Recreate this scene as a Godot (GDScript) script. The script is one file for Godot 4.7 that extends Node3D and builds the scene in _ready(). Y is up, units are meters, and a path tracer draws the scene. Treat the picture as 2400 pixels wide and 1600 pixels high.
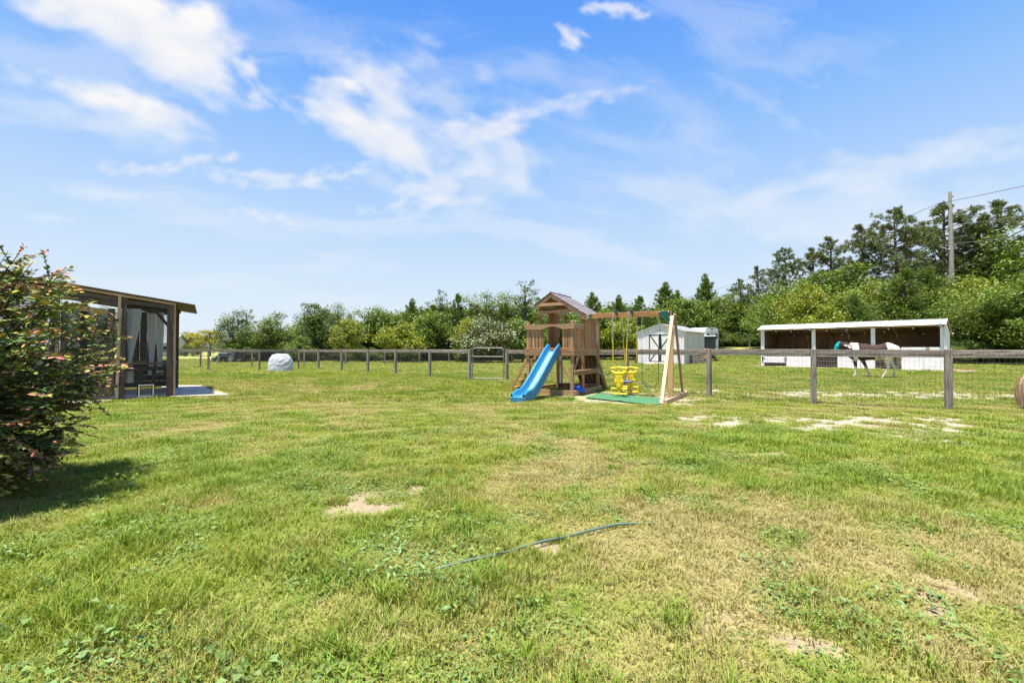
extends Node3D
# A back yard with a wooden playset, paddock fences, a stable, a shed and woods behind.
# x is to the right of the camera, -z is ahead of it; positions below are often given as (lateral, depth).

const EXPOSURE := 2.55
const SUN := 1.55
var rng := RandomNumberGenerator.new()
var taken := {}
var M := {}
var boxes := {}
var n_patch := FastNoiseLite.new()
var n_fine := FastNoiseLite.new()
var n_dry := FastNoiseLite.new()
var n_hue := FastNoiseLite.new()

func _ready():
	rng.seed = 4711
	camera_sky_sun()
	materials()
	noises()
	ground()
	print("ground ", Time.get_ticks_msec())
	playset()
	gazebo()
	stable()
	shed()
	fences()
	print("built ", Time.get_ticks_msec())
	far_things()
	trees()
	print("trees ", Time.get_ticks_msec())
	shrub()
	horses()
	print("horses ", Time.get_ticks_msec())
	small_things()
	grass()
	print("grass ", Time.get_ticks_msec())

func camera_sky_sun():
	var cam := Camera3D.new()
	cam.name = "camera"
	cam.position = Vector3(0, 1.3, 0)
	cam.rotation_degrees = Vector3(1.02, 0, 0)
	cam.fov = 73.7
	cam.near = 0.05
	cam.far = 1500.0
	cam.current = true
	add_child(cam)
	var sun := DirectionalLight3D.new()
	sun.name = "sun"
	sun.light_energy = SUN
	sun.light_color = Color(1.0, 0.965, 0.9)
	sun.light_angular_distance = 2.5
	sun.shadow_enabled = true
	add_child(sun)
	sun.look_at_from_position(Vector3(-16, 100, 11), Vector3.ZERO, Vector3(0, 0, -1))
	var env := Environment.new()
	env.background_mode = Environment.BG_SKY
	env.tonemap_mode = Environment.TONE_MAPPER_LINEAR
	env.tonemap_exposure = EXPOSURE
	env.sdfgi_enabled = true
	env.ssao_enabled = true
	env.ssil_enabled = true
	var sky := Sky.new()
	var pm := PanoramaSkyMaterial.new()
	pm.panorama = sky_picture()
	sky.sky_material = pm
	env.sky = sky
	var we := WorldEnvironment.new()
	we.name = "world_environment"
	we.environment = env
	add_child(we)

# The sky: air blue above, pale at the horizon, its unseen zenith brightened as fill light, fair-weather cumulus and thin cirrus.
func sky_picture() -> ImageTexture:
	var w := 2048
	var h := 1024
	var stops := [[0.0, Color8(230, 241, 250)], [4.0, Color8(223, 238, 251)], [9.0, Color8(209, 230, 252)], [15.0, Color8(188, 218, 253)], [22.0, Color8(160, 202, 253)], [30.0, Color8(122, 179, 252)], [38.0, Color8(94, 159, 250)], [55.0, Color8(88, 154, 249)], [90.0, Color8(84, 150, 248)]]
	var cover := PackedFloat32Array()
	cover.resize(w * h / 2)
	var shade := PackedFloat32Array()
	shade.resize(w * h / 2)
	var f := FastNoiseLite.new()
	f.seed = 5
	f.frequency = 1.0
	f.fractal_octaves = 5
	f.fractal_gain = 0.5
	var f2 := FastNoiseLite.new()
	f2.seed = 9
	f2.frequency = 1.0
	f2.fractal_octaves = 4
	f2.domain_warp_enabled = true
	f2.domain_warp_amplitude = 0.5
	f2.domain_warp_frequency = 0.8
	# thin cirrus all over
	for j in h / 2:
		var el := (0.5 - (j + 0.5) / h) * PI
		var ce := cos(el)
		var se := sin(el)
		for i in w:
			var az := ((i + 0.5) / w - 0.5) * TAU
			var k := 1.0 / (se + 0.22)
			var p := Vector2(sin(az) * ce * k, cos(az) * ce * k)
			var c := f2.get_noise_2d(p.x * 0.7 + 3.1, p.y * 1.5 - p.x * 0.35)
			cover[j * w + i] = clampf(c * 0.8 - 0.02, 0.0, 0.24) * smoothstep(0.0, 0.25, se)
	# cumulus and wisps: [azimuth px, height px in a 2400 wide view ahead, half length, half height, turn, density, roughness]
	var blobs := [
		[200, 5, 190, 66, 14, 1.6, 0.42], [330, 62, 180, 84, 26, 1.7, 0.4], [450, 62, 110, 70, 20, 1.5, 0.55], [420, 150, 140, 46, 22, 0.95, 0.5], [566, 158, 48, 30, 35, 0.75, 1.0], [480, 210, 110, 34, 22, 0.45, 0.8],
		[235, 222, 125, 36, 12, 1.1, 0.45], [360, 265, 125, 40, 20, 1.0, 0.45], [606, 222, 32, 28, 30, 0.5, 1.0], [300, 300, 200, 40, 14, 0.25, 0.9],
		[800, 195, 64, 26, 8, 0.9, 0.6], [910, 205, 80, 56, 30, 0.75, 0.8], [840, 285, 150, 52, 28, 1.05, 0.6], [760, 265, 90, 30, 20, 0.5, 1.2], [930, 330, 90, 60, 45, 0.55, 1.3], [1130, 298, 110, 32, -8, 0.8, 0.7], [1180, 350, 90, 60, 50, 0.4, 1.3], [1030, 430, 110, 34, -16, 0.5, 1.2], [960, 250, 260, 130, 20, 0.36, 1.3], [1060, 395, 220, 75, 10, 0.3, 1.2],
		[620, 418, 150, 20, 4, 0.5, 1.0], [780, 405, 110, 18, -10, 0.45, 1.1], [450, 378, 110, 16, -8, 0.5, 1.0], [300, 395, 90, 16, 5, 0.35, 1.2], [220, 455, 90, 11, 3, 0.35, 1.0], [110, 510, 70, 9, 2, 0.3, 1.0], [620, 508, 84, 13, 13, 0.4, 1.0], [60, 175, 80, 22, 10, 0.3, 1.2],
		[1344, 78, 38, 25, 32, 0.75, 1.2], [1450, 14, 78, 20, 6, 0.65, 1.2], [1340, 236, 190, 22, -12, 0.38, 1.0], [1300, 195, 180, 60, 10, 0.2, 1.2], [1000, 480, 150, 22, -8, 0.4, 1.1],
		[2120, 375, 330, 46, -12, 0.34, 1.0], [2290, 350, 200, 34, -6, 0.22, 1.1], [1830, 490, 300, 60, -8, 0.22, 1.0], [2180, 500, 300, 60, -14, 0.2, 1.0], [1790, 240, 120, 24, 30, 0.14, 1.2], [1560, 430, 160, 30, -10, 0.12, 1.0],
		# the same weather goes on to both sides, overhead and behind: [.., .., .., .., .., .., .., turn of the view]
		[300, 120, 190, 70, 16, 1.2, 0.8, 95], [800, 260, 200, 60, 24, 0.9, 1.0, 95], [1500, 340, 260, 40, -8, 0.5, 1.0, 95], [1900, 120, 160, 60, 20, 0.9, 0.8, 95],
		[200, 200, 180, 60, 10, 1.0, 0.9, 185], [900, 90, 210, 80, 18, 1.2, 0.8, 185], [1600, 320, 260, 40, -6, 0.5, 1.1, 185], [2100, 230, 160, 50, 14, 0.8, 0.9, 185],
		[400, 300, 220, 40, 8, 0.6, 1.0, 272], [1000, 160, 180, 66, 22, 1.1, 0.8, 272], [1700, 60, 200, 60, 12, 1.0, 0.8, 272]]
	for b in blobs:
		var turn: float = deg_to_rad(b[7]) if b.size() > 7 else 0.0
		var ca := cos(deg_to_rad(b[4]))
		var sa := sin(deg_to_rad(b[4]))
		var rx: float = b[2] * 1.75
		var ry: float = b[3] * 1.75
		var ex: float = absf(rx * ca) + absf(ry * sa)
		var ey: float = absf(rx * sa) + absf(ry * ca)
		var x0 := atan2(b[0] - ex - 1200.0, 1067.0) + turn
		var x1 := atan2(b[0] + ex - 1200.0, 1067.0) + turn
		var i0 := int((x0 / TAU + 0.5) * w)
		var i1 := int((x1 / TAU + 0.5) * w) + 1
		for i in range(i0, i1):
			var az := ((i + 0.5) / w - 0.5) * TAU - turn
			var px := 1200.0 + 1067.0 * tan(az)
			var far := 1067.0 / cos(az)
			var e0 := atan((819.0 - b[1] - ey) / far)
			var e1 := atan((819.0 - b[1] + ey) / far)
			for j in range(maxi(0, int((0.5 - e1 / PI) * h)), mini(h / 2, int((0.5 - e0 / PI) * h) + 1)):
				var el := (0.5 - (j + 0.5) / h) * PI
				var py := 819.0 - far * tan(el)
				var dx: float = px - b[0]
				var dy: float = py - b[1]
				var lx: float = (dx * ca + dy * sa) / b[2]
				var ly: float = (-dx * sa + dy * ca) / b[3]
				var wisp: float = minf(b[3], 60.0)
				var n := f.get_noise_2d((dx * ca + dy * sa) / (wisp * 3.3) + b[0], (-dx * sa + dy * ca) / (wisp * 1.6) + b[1] + turn * 40.0)
				var r := lx * lx + ly * ly
				var d: float = 1.0 - r * 0.75 + n * 1.45 * b[6]
				if r > 2.9:
					continue
				var a: float = clampf(smoothstep(-0.15, 1.45, d) * b[5], 0.0, 1.0) * (1.0 - smoothstep(1.7, 2.9, r))
				var at := j * w + posmod(i, w)
				shade[at] = lerpf(shade[at], clampf(ly * 0.5 + 0.4 - n * 0.6, 0.0, 1.0), a)
				cover[at] = 1.0 - (1.0 - cover[at]) * (1.0 - a)
	var im := Image.create(w, h, false, Image.FORMAT_RGBF)
	var bytes := PackedFloat32Array()
	bytes.resize(w * h * 3)
	var white := Color8(253, 251, 250).srgb_to_linear()
	var grey := Color8(226, 234, 247).srgb_to_linear()
	for j in h:
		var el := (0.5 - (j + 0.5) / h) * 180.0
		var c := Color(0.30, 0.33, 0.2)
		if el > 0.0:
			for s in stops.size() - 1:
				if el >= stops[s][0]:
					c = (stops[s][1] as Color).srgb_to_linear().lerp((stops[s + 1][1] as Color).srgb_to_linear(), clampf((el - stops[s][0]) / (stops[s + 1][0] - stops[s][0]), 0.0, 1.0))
		for i in w:
			var o := c
			if j < h / 2:
				var k := j * w + (i + w / 2) % w   # the picture begins straight ahead
				o = c.lerp(white.lerp(grey, shade[k]), cover[k])
			var at := (j * w + i) * 3
			bytes[at] = o.r / EXPOSURE
			bytes[at + 1] = o.g / EXPOSURE
			bytes[at + 2] = o.b / EXPOSURE
	im.set_data(w, h, false, Image.FORMAT_RGBF, bytes.to_byte_array())
	return ImageTexture.create_from_image(im)

# ---------------------------------------------------------------- helpers
func numbered(called: String) -> String:
	if not taken.has(called):
		taken[called] = 0
		return called
	taken[called] += 1
	return "%s_%03d" % [called, taken[called]]

func tag(o: Node, label: String, category: String, group := "", kind := ""):
	if label != "":
		o.set_meta("label", label)
	if category != "":
		o.set_meta("category", category)
	if group != "":
		o.set_meta("group", group)
	if kind != "":
		o.set_meta("kind", kind)

func thing(called: String, label: String, category: String, at := Vector3.ZERO, turn := 0.0, group := "") -> Node3D:
	var o := Node3D.new()
	o.name = numbered(called)
	add_child(o)
	o.position = at
	o.rotation.y = turn
	tag(o, label, category, group)
	return o

func put(parent: Node, called: String, mesh: Mesh, mat: Material, at := Transform3D.IDENTITY) -> MeshInstance3D:
	var o := MeshInstance3D.new()
	o.name = numbered(called) if parent == self else called
	o.mesh = mesh
	o.material_override = mat
	parent.add_child(o, true)
	o.transform = at
	return o

func lin(r: float, g: float, b: float) -> Color:
	return Color(r, g, b).linear_to_srgb()

func plain(r: float, g: float, b: float, rough := 0.8, metal := 0.0) -> StandardMaterial3D:
	var m := StandardMaterial3D.new()
	m.albedo_color = lin(r, g, b)
	m.roughness = rough
	m.metallic = metal
	return m

func vcol(rough := 0.8, back := 0.0) -> StandardMaterial3D:
	var m := StandardMaterial3D.new()
	m.vertex_color_use_as_albedo = true
	m.roughness = rough
	m.cull_mode = BaseMaterial3D.CULL_DISABLED
	if back > 0.0:
		m.backlight_enabled = true
		m.backlight = Color(back, back, back * 0.6)
	return m

# A seamless picture: two colours mixed by slow noise, streaked by fine noise.
func grain_tex(sd: int, a: Color, b: Color, streak: float, slow := 0.012, fine := 0.06, size := 256, spot := Color(0, 0, 0), spots := 0.0) -> ImageTexture:
	var n1 := FastNoiseLite.new()
	n1.seed = sd
	n1.frequency = slow
	n1.fractal_octaves = 4
	var n2 := FastNoiseLite.new()
	n2.seed = sd + 7
	n2.frequency = fine
	n2.fractal_octaves = 3
	var n3 := FastNoiseLite.new()
	n3.seed = sd + 13
	n3.frequency = slow * 1.6
	n3.fractal_octaves = 5
	var d1 := n1.get_seamless_image(size, size).get_data()
	var d2 := n2.get_seamless_image(size, size).get_data()
	var d3 := n3.get_seamless_image(size, size).get_data()
	var out := PackedByteArray()
	out.resize(size * size * 3)
	for i in size * size:
		var c := a.lerp(b, clampf((d1[i] / 255.0 - 0.5) * 1.6 + 0.5, 0.0, 1.0))
		if spots > 0.0:
			c = c.lerp(spot, smoothstep(1.0 - spots, 1.12 - spots, d3[i] / 255.0))
		var s := 1.0 + (d2[i] / 255.0 - 0.5) * 2.0 * streak
		c = Color(c.r * s, c.g * s, c.b * s).linear_to_srgb()
		out[i * 3] = int(clampf(c.r, 0, 1) * 255)
		out[i * 3 + 1] = int(clampf(c.g, 0, 1) * 255)
		out[i * 3 + 2] = int(clampf(c.b, 0, 1) * 255)
	return ImageTexture.create_from_image(Image.create_from_data(size, size, false, Image.FORMAT_RGB8, out))

# Boards of one timber: five materials that differ in tone and in where the grain starts.
func timber(sd: int, a: Color, b: Color, streak: float, rough := 0.85, spot := Color(0, 0, 0), spots := 0.0, tone := 0.22, scale := Vector3(0.35, 3.6, 3.6)) -> Array:
	var t := grain_tex(sd, a, b, streak, 0.012, 0.07, 256, spot, spots)
	var out := []
	for i in 5:
		var m := StandardMaterial3D.new()
		m.albedo_texture = t
		var k := 1.0 - tone * (0.5 + 0.5 * sin(i * 2.3 + sd))
		m.albedo_color = Color(k, k * (1.0 - 0.02 * (i % 3)), k * (1.0 - 0.03 * (i % 2))).linear_to_srgb()
		m.roughness = rough
		m.uv1_triplanar = true
		m.uv1_scale = scale
		m.uv1_offset = Vector3(i * 0.37, i * 0.73, i * 0.21)
		m.heightmap_enabled = true
		m.heightmap_texture = t
		m.heightmap_scale = 0.25
		out.append(m)
	return out

func pick(a: Array) -> Material:
	return a[rng.randi() % a.size()]

# A box with chamfered edges.
func cbox(size: Vector3, c := 0.004) -> ArrayMesh:
	var key := "%.3f %.3f %.3f %.4f" % [size.x, size.y, size.z, c]
	if boxes.has(key):
		return boxes[key]
	c = minf(c, minf(size.x, minf(size.y, size.z)) * 0.3)
	var h := size * 0.5
	var st := SurfaceTool.new()
	st.begin(Mesh.PRIMITIVE_TRIANGLES)
	var inner := h - Vector3(c, c, c)
	var p := func(s: Vector3, ax: int) -> Vector3:
		var v := s * inner
		v[ax] = s[ax] * h[ax]
		return v
	for ax in 3:
		var u := (ax + 1) % 3
		var v := (ax + 2) % 3
		for s in [-1.0, 1.0]:
			var q := []
			for e in [[-1, -1], [1, -1], [1, 1], [-1, 1]]:
				var d := Vector3.ZERO
				d[ax] = s
				d[u] = e[0]
				d[v] = e[1]
				q.append(p.call(d, ax))
			var n := Vector3.ZERO
			n[ax] = s
			quad(st, q[0], q[1], q[2], q[3], n)
	for ax in 3:
		var u := (ax + 1) % 3
		var v := (ax + 2) % 3
		for su in [-1.0, 1.0]:
			for sv in [-1.0, 1.0]:
				var a := Vector3.ZERO
				a[ax] = -1.0
				a[u] = su
				a[v] = sv
				var b := a
				b[ax] = 1.0
				var n := Vector3.ZERO
				n[u] = su
				n[v] = sv
				quad(st, p.call(a, u), p.call(b, u), p.call(b, v), p.call(a, v), n.normalized())
	for sx in [-1.0, 1.0]:
		for sy in [-1.0, 1.0]:
			for sz in [-1.0, 1.0]:
				var s := Vector3(sx, sy, sz)
				tri(st, p.call(s, 0), p.call(s, 1), p.call(s, 2), s.normalized())
	var mesh := st.commit()
	boxes[key] = mesh
	return mesh

func tri(st: SurfaceTool, a: Vector3, b: Vector3, c: Vector3, n: Vector3):
	st.set_normal(n)
	if (b - a).cross(c - a).dot(n) > 0.0:
		st.add_vertex(a); st.add_vertex(c); st.add_vertex(b)
	else:
		st.add_vertex(a); st.add_vertex(b); st.add_vertex(c)

func quad(st: SurfaceTool, a: Vector3, b: Vector3, c: Vector3, d: Vector3, n: Vector3):
	tri(st, a, b, c, n)
	tri(st, a, c, d, n)

func bare_quad(st: SurfaceTool, a: Vector3, b: Vector3, c: Vector3, d: Vector3):
	var n := (c - a).cross(d - b).normalized()
	quad(st, a, b, c, d, n)

func new_st() -> SurfaceTool:
	var st := SurfaceTool.new()
	st.begin(Mesh.PRIMITIVE_TRIANGLES)
	return st

func st_box(st: SurfaceTool, center: Vector3, size: Vector3, basis := Basis.IDENTITY):
	st.append_from(cbox(size, minf(0.004, minf(size.x, minf(size.y, size.z)) * 0.2)), 0, Transform3D(basis, center))

# Frame whose x axis runs along d and whose y axis is as near wide as it can be.
func along(d: Vector3, wide: Vector3) -> Basis:
	var x := d.normalized()
	var y := (wide - x * wide.dot(x))
	if y.length() < 1e-4:
		y = Vector3.FORWARD - x * Vector3.FORWARD.dot(x)
	y = y.normalized()
	return Basis(x, y, x.cross(y))

# A board from a to b, w wide across `wide`, t thick.
func board(parent: Node, called: String, a: Vector3, b: Vector3, w: float, t: float, mat, wide := Vector3.UP, c := 0.004) -> MeshInstance3D:
	var m: Material = pick(mat) if mat is Array else mat
	return put(parent, called, cbox(Vector3(a.distance_to(b), w, t), c), m, Transform3D(along(b - a, wide), (a + b) * 0.5))

func st_tube(st: SurfaceTool, pts: Array, radii: Array, sides := 8, cap := true, col = null):
	var rings := []
	var up := Vector3.UP
	for i in pts.size():
		var d: Vector3 = (pts[mini(i + 1, pts.size() - 1)] - pts[maxi(i - 1, 0)])
		d = d.normalized() if d.length() > 1e-6 else Vector3.UP
		if i == 0:
			up = Vector3.RIGHT if absf(d.y) > 0.8 else Vector3.UP
		var x := (up - d * up.dot(d)).normalized()
		up = x
		var y := d.cross(x)
		var ring := []
		for k in sides:
			var a := TAU * k / sides
			ring.append([pts[i] + (x * cos(a) + y * sin(a)) * radii[i], x * cos(a) + y * sin(a)])
		rings.append(ring)
	for i in rings.size() - 1:
		for k in sides:
			var a = rings[i][k]
			var b = rings[i][(k + 1) % sides]
			var c = rings[i + 1][(k + 1) % sides]
			var d = rings[i + 1][k]
			for v in [a, c, b, a, d, c]:
				if col != null:
					st.set_color(col)
				st.set_normal(v[1])
				st.add_vertex(v[0])
	if cap:
		for e in [0, rings.size() - 1]:
			var n: Vector3 = (pts[0] - pts[1]).normalized() if e == 0 else (pts[-1] - pts[-2]).normalized()
			for k in range(1, sides - 1):
				if col != null:
					st.set_color(col)
				tri(st, rings[e][0][0], rings[e][k][0], rings[e][k + 1][0], n)

func tube(pts: Array, radii, sides := 8) -> ArrayMesh:
	var st := new_st()
	var r = radii
	if not (radii is Array):
		r = []
		for p in pts:
			r.append(radii)
	st_tube(st, pts, r, sides)
	return st.commit()

# A wire as a three-sided prism.
func st_wire(st: SurfaceTool, a: Vector3, b: Vector3, r: float):
	var f := along(b - a, Vector3.UP if absf((b - a).normalized().y) < 0.9 else Vector3.RIGHT)
	for k in 3:
		var p := f.y * cos(TAU * k / 3) * r + f.z * sin(TAU * k / 3) * r
		var q := f.y * cos(TAU * (k + 1) / 3) * r + f.z * sin(TAU * (k + 1) / 3) * r
		quad(st, a + p, b + p, b + q, a + q, (p + q).normalized())

# Extruded outline: points in the xy plane, thickness along z.
func slab_mesh(poly: PackedVector2Array, t: float) -> ArrayMesh:
	var st := new_st()
	var idx := Geometry2D.triangulate_polygon(poly)
	for s in [-0.5, 0.5]:
		for i in range(0, idx.size(), 3):
			tri(st, v3(poly[idx[i]], s * t), v3(poly[idx[i + 1]], s * t), v3(poly[idx[i + 2]], s * t), Vector3(0, 0, signf(s)))
	var turn := -1.0 if Geometry2D.is_polygon_clockwise(poly) else 1.0
	for i in poly.size():
		var a := poly[i]
		var b := poly[(i + 1) % poly.size()]
		var e := (b - a).normalized()
		quad(st, v3(a, -t / 2), v3(b, -t / 2), v3(b, t / 2), v3(a, t / 2), Vector3(e.y, -e.x, 0) * turn)
	return st.commit()

func v3(p: Vector2, z: float) -> Vector3:
	return Vector3(p.x, p.y, z)

# Smoothly joined tapered capsules, meshed as surface nets. bones: [a, b, ra, rb(, blend)]
func blend_mesh(bones: Array, cell: float, color: Callable, k := 0.06) -> ArrayMesh:
	var lo := Vector3.ONE * 1e9
	var hi := -lo
	for b in bones:
		var r: float = maxf(b[2], b[3]) + k + cell * 2
		lo = lo.min((b[0] as Vector3).min(b[1]) - Vector3.ONE * r)
		hi = hi.max((b[0] as Vector3).max(b[1]) + Vector3.ONE * r)
	var nx := int((hi.x - lo.x) / cell) + 2
	var ny := int((hi.y - lo.y) / cell) + 2
	var nz := int((hi.z - lo.z) / cell) + 2
	var g := PackedFloat32Array()
	g.resize(nx * ny * nz)
	g.fill(1.0)
	for b in bones:
		var pa: Vector3 = b[0]
		var ba: Vector3 = b[1] - b[0]
		var l2 := maxf(ba.length_squared(), 1e-8)
		var ra: float = b[2]
		var rb: float = b[3]
		var kk: float = b[4] if b.size() > 4 else k
		var r := maxf(ra, rb) + kk + cell * 2
		var mn := (((b[0] as Vector3).min(b[1]) - Vector3.ONE * r - lo) / cell)
		var mx := (((b[0] as Vector3).max(b[1]) + Vector3.ONE * r - lo) / cell)
		for z in range(maxi(0, int(mn.z)), mini(nz, int(mx.z) + 1)):
			for y in range(maxi(0, int(mn.y)), mini(ny, int(mx.y) + 1)):
				for x in range(maxi(0, int(mn.x)), mini(nx, int(mx.x) + 1)):
					var p := lo + Vector3(x, y, z) * cell - pa
					var t := clampf(p.dot(ba) / l2, 0.0, 1.0)
					var d := (p - ba * t).length() - lerpf(ra, rb, t)
					var at := (z * ny + y) * nx + x
					var e := g[at]
					var hh := maxf(kk - absf(d - e), 0.0) / kk
					g[at] = minf(d, e) - hh * hh * kk * 0.25
	var ids := {}
	var verts := PackedVector3Array()
	var norms := PackedVector3Array()
	var cols := PackedColorArray()
	var index := PackedInt32Array()
	var stride := [1, nx, nx * ny]
	for z in nz - 1:
		for y in ny - 1:
			for x in nx - 1:
				var at := (z * ny + y) * nx + x
				var mask := 0
				var v := []
				for c in 8:
					var gv: float = g[at + (c & 1) + ((c >> 1) & 1) * nx + (c >> 2) * nx * ny]
					v.append(gv)
					if gv < 0.0:
						mask += 1
				if mask == 0 or mask == 8:
					continue
				var sum := Vector3.ZERO
				var cnt := 0
				for e in [[0, 1], [2, 3], [4, 5], [6, 7], [0, 2], [1, 3], [4, 6], [5, 7], [0, 4], [1, 5], [2, 6], [3, 7]]:
					var a: float = v[e[0]]
					var b: float = v[e[1]]
					if (a < 0.0) != (b < 0.0):
						var t := a / (a - b)
						var p0 := Vector3(e[0] & 1, (e[0] >> 1) & 1, e[0] >> 2)
						var p1 := Vector3(e[1] & 1, (e[1] >> 1) & 1, e[1] >> 2)
						sum += p0.lerp(p1, t)
						cnt += 1
				ids[at] = verts.size()
				var pos := lo + (Vector3(x, y, z) + sum / cnt) * cell
				verts.append(pos)
				var n := Vector3(v[1] + v[3] + v[5] + v[7] - v[0] - v[2] - v[4] - v[6], v[2] + v[3] + v[6] + v[7] - v[0] - v[1] - v[4] - v[5], v[4] + v[5] + v[6] + v[7] - v[0] - v[1] - v[2] - v[3]).normalized()
				norms.append(n)
				cols.append(color.call(pos, n))
	for at in ids:
		for ax in 3:
			var nb: int = at + stride[ax]
			if nb >= g.size() or (g[at] < 0.0) == (g[nb] < 0.0):
				continue
			var s1: int = stride[(ax + 1) % 3]
			var s2: int = stride[(ax + 2) % 3]
			if not (ids.has(at - s1) and ids.has(at - s2) and ids.has(at - s1 - s2)):
				continue
			var a: int = ids[at]
			var b: int = ids[at - s1]
			var c: int = ids[at - s1 - s2]
			var d: int = ids[at - s2]
			if g[at] < 0.0:
				index.append_array(PackedInt32Array([a, c, b, a, d, c]))
			else:
				index.append_array(PackedInt32Array([a, b, c, a, c, d]))
	var arr := []
	arr.resize(Mesh.ARRAY_MAX)
	arr[Mesh.ARRAY_VERTEX] = verts
	arr[Mesh.ARRAY_NORMAL] = norms
	arr[Mesh.ARRAY_COLOR] = cols
	arr[Mesh.ARRAY_INDEX] = index
	var mesh := ArrayMesh.new()
	mesh.add_surface_from_arrays(Mesh.PRIMITIVE_TRIANGLES, arr)
	return mesh

func at(lateral: float, depth: float, y := 0.0) -> Vector3:
	return Vector3(lateral, y, -depth)

func materials():
	M.play = timber(11, Color(0.46, 0.22, 0.094), Color(0.31, 0.14, 0.06), 0.5, 0.8, Color(0.27, 0.22, 0.12), 0.4)
	M.play_grey = timber(12, Color(0.49, 0.30, 0.17), Color(0.36, 0.20, 0.105), 0.35, 0.85, Color(0.29, 0.27, 0.14), 0.4)
	M.fence = timber(21, Color(0.34, 0.305, 0.265), Color(0.21, 0.18, 0.15), 0.42, 0.92, Color(0.17, 0.135, 0.105), 0.36)
	M.pine = timber(31, Color(0.62, 0.40, 0.19), Color(0.50, 0.29, 0.12), 0.22, 0.7, Color(0.30, 0.15, 0.06), 0.24)
	M.raw = timber(32, Color(0.60, 0.45, 0.31), Color(0.50, 0.35, 0.22), 0.2, 0.75, Color(0.36, 0.22, 0.12), 0.24)
	M.beam = timber(33, Color(0.50, 0.25, 0.105), Color(0.38, 0.17, 0.065), 0.3, 0.75, Color(0.22, 0.10, 0.05), 0.3)[0]
	M.dark = timber(41, Color(0.105, 0.08, 0.062), Color(0.060, 0.046, 0.037), 0.4, 0.85, Color(0.15, 0.10, 0.07), 0.3)
	M.lumber = timber(51, Color(0.52, 0.38, 0.25), Color(0.38, 0.25, 0.15), 0.22, 0.75, Color(0.25, 0.17, 0.11), 0.26)
	M.barn = timber(61, Color(0.21, 0.12, 0.072), Color(0.12, 0.065, 0.04), 0.5, 0.9, Color(0.19, 0.12, 0.07), 0.33)
	M.white = timber(71, Color(0.80, 0.815, 0.845), Color(0.70, 0.715, 0.745), 0.08, 0.6, Color(0.55, 0.545, 0.53), 0.33, 0.06)
	M.weathered_white = timber(72, Color(0.70, 0.70, 0.70), Color(0.55, 0.55, 0.54), 0.16, 0.7, Color(0.40, 0.39, 0.36), 0.42, 0.1)
	M.shingle = timber(81, Color(0.27, 0.245, 0.28), Color(0.185, 0.165, 0.195), 0.35, 0.85, Color(0.13, 0.11, 0.11), 0.34)
	M.redlumber = timber(52, Color(0.42, 0.255, 0.165), Color(0.30, 0.165, 0.10), 0.25, 0.75, Color(0.2, 0.11, 0.07), 0.24)
	M.lumber_grey = timber(53, Color(0.46, 0.40, 0.33), Color(0.34, 0.29, 0.23), 0.25, 0.85, Color(0.22, 0.18, 0.14), 0.3)
	M.roofboard = timber(54, Color(0.115, 0.075, 0.055), Color(0.075, 0.052, 0.042), 0.3, 0.85, Color(0.30, 0.24, 0.14), 0.26)
	M.roofgrey = timber(82, Color(0.27, 0.275, 0.29), Color(0.20, 0.205, 0.22), 0.2, 0.8, Color(0.16, 0.16, 0.17), 0.3, 0.08)
	M.cream = plain(0.74, 0.70, 0.55, 0.55)
	M.wire_pale = plain(0.35, 0.30, 0.27, 0.6, 0.3)
	M.lampblue = plain(0.035, 0.045, 0.06, 0.45)
	M.galvanised = plain(0.20, 0.205, 0.215, 0.45, 0.5)
	M.polewood = timber(91, Color(0.40, 0.38, 0.35), Color(0.30, 0.285, 0.265), 0.2, 0.9, Color(0.22, 0.18, 0.16), 0.3, 0.05, Vector3(3.0, 0.2, 3.0))[0]
	M.polearm = plain(0.42, 0.46, 0.46, 0.7)
	M.cable = plain(0.12, 0.12, 0.125, 0.6)
	M.trailer = plain(0.74, 0.76, 0.79, 0.35)
	M.glassdark = plain(0.012, 0.016, 0.02, 0.12)
	M.redlens = plain(0.30, 0.02, 0.02, 0.3)
	M.wagon = plain(0.016, 0.024, 0.03, 0.5)
	M.orange = plain(0.72, 0.26, 0.05, 0.5)
	M.tractor = plain(0.035, 0.06, 0.075, 0.4)
	M.loader = plain(0.20, 0.23, 0.27, 0.5)
	M.housewall = plain(0.66, 0.64, 0.60, 0.8)
	M.dome = timber(98, Color(0.40, 0.425, 0.47), Color(0.31, 0.335, 0.385), 0.08, 0.75, Color(0.47, 0.49, 0.53), 0.34, 0.02, Vector3(1.2, 1.2, 1.2))[0]
	M.hose = plain(0.085, 0.135, 0.105, 0.45)
	M.brass = plain(0.45, 0.33, 0.12, 0.35, 0.9)
	M.blue_toy = plain(0.015, 0.10, 0.50, 0.35)
	M.red_toy = plain(0.45, 0.02, 0.03, 0.4)
	M.slide = timber(101, Color(0.014, 0.175, 0.36), Color(0.022, 0.205, 0.40), 0.10, 0.36, Color(0.06, 0.26, 0.44), 0.3, 0.02, Vector3(1.5, 1.5, 1.5))[0]
	M.slide_bed = timber(102, Color(0.12, 0.25, 0.43), Color(0.075, 0.20, 0.39), 0.10, 0.42, Color(0.22, 0.33, 0.47), 0.34, 0.02, Vector3(2.2, 0.7, 0.7))[0]  # paler than the side walls: sky sheen put into the colour, plus scuffs
	M.yellow = timber(103, Color(0.80, 0.58, 0.012), Color(0.72, 0.50, 0.014), 0.05, 0.42, Color(0.62, 0.46, 0.06), 0.28, 0.02, Vector3(1.5, 1.5, 1.5))[0]
	M.navy = plain(0.02, 0.06, 0.13, 0.4)
	M.green_plastic = plain(0.006, 0.075, 0.065, 0.4)
	M.rubber = plain(0.018, 0.035, 0.045, 0.45)
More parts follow.
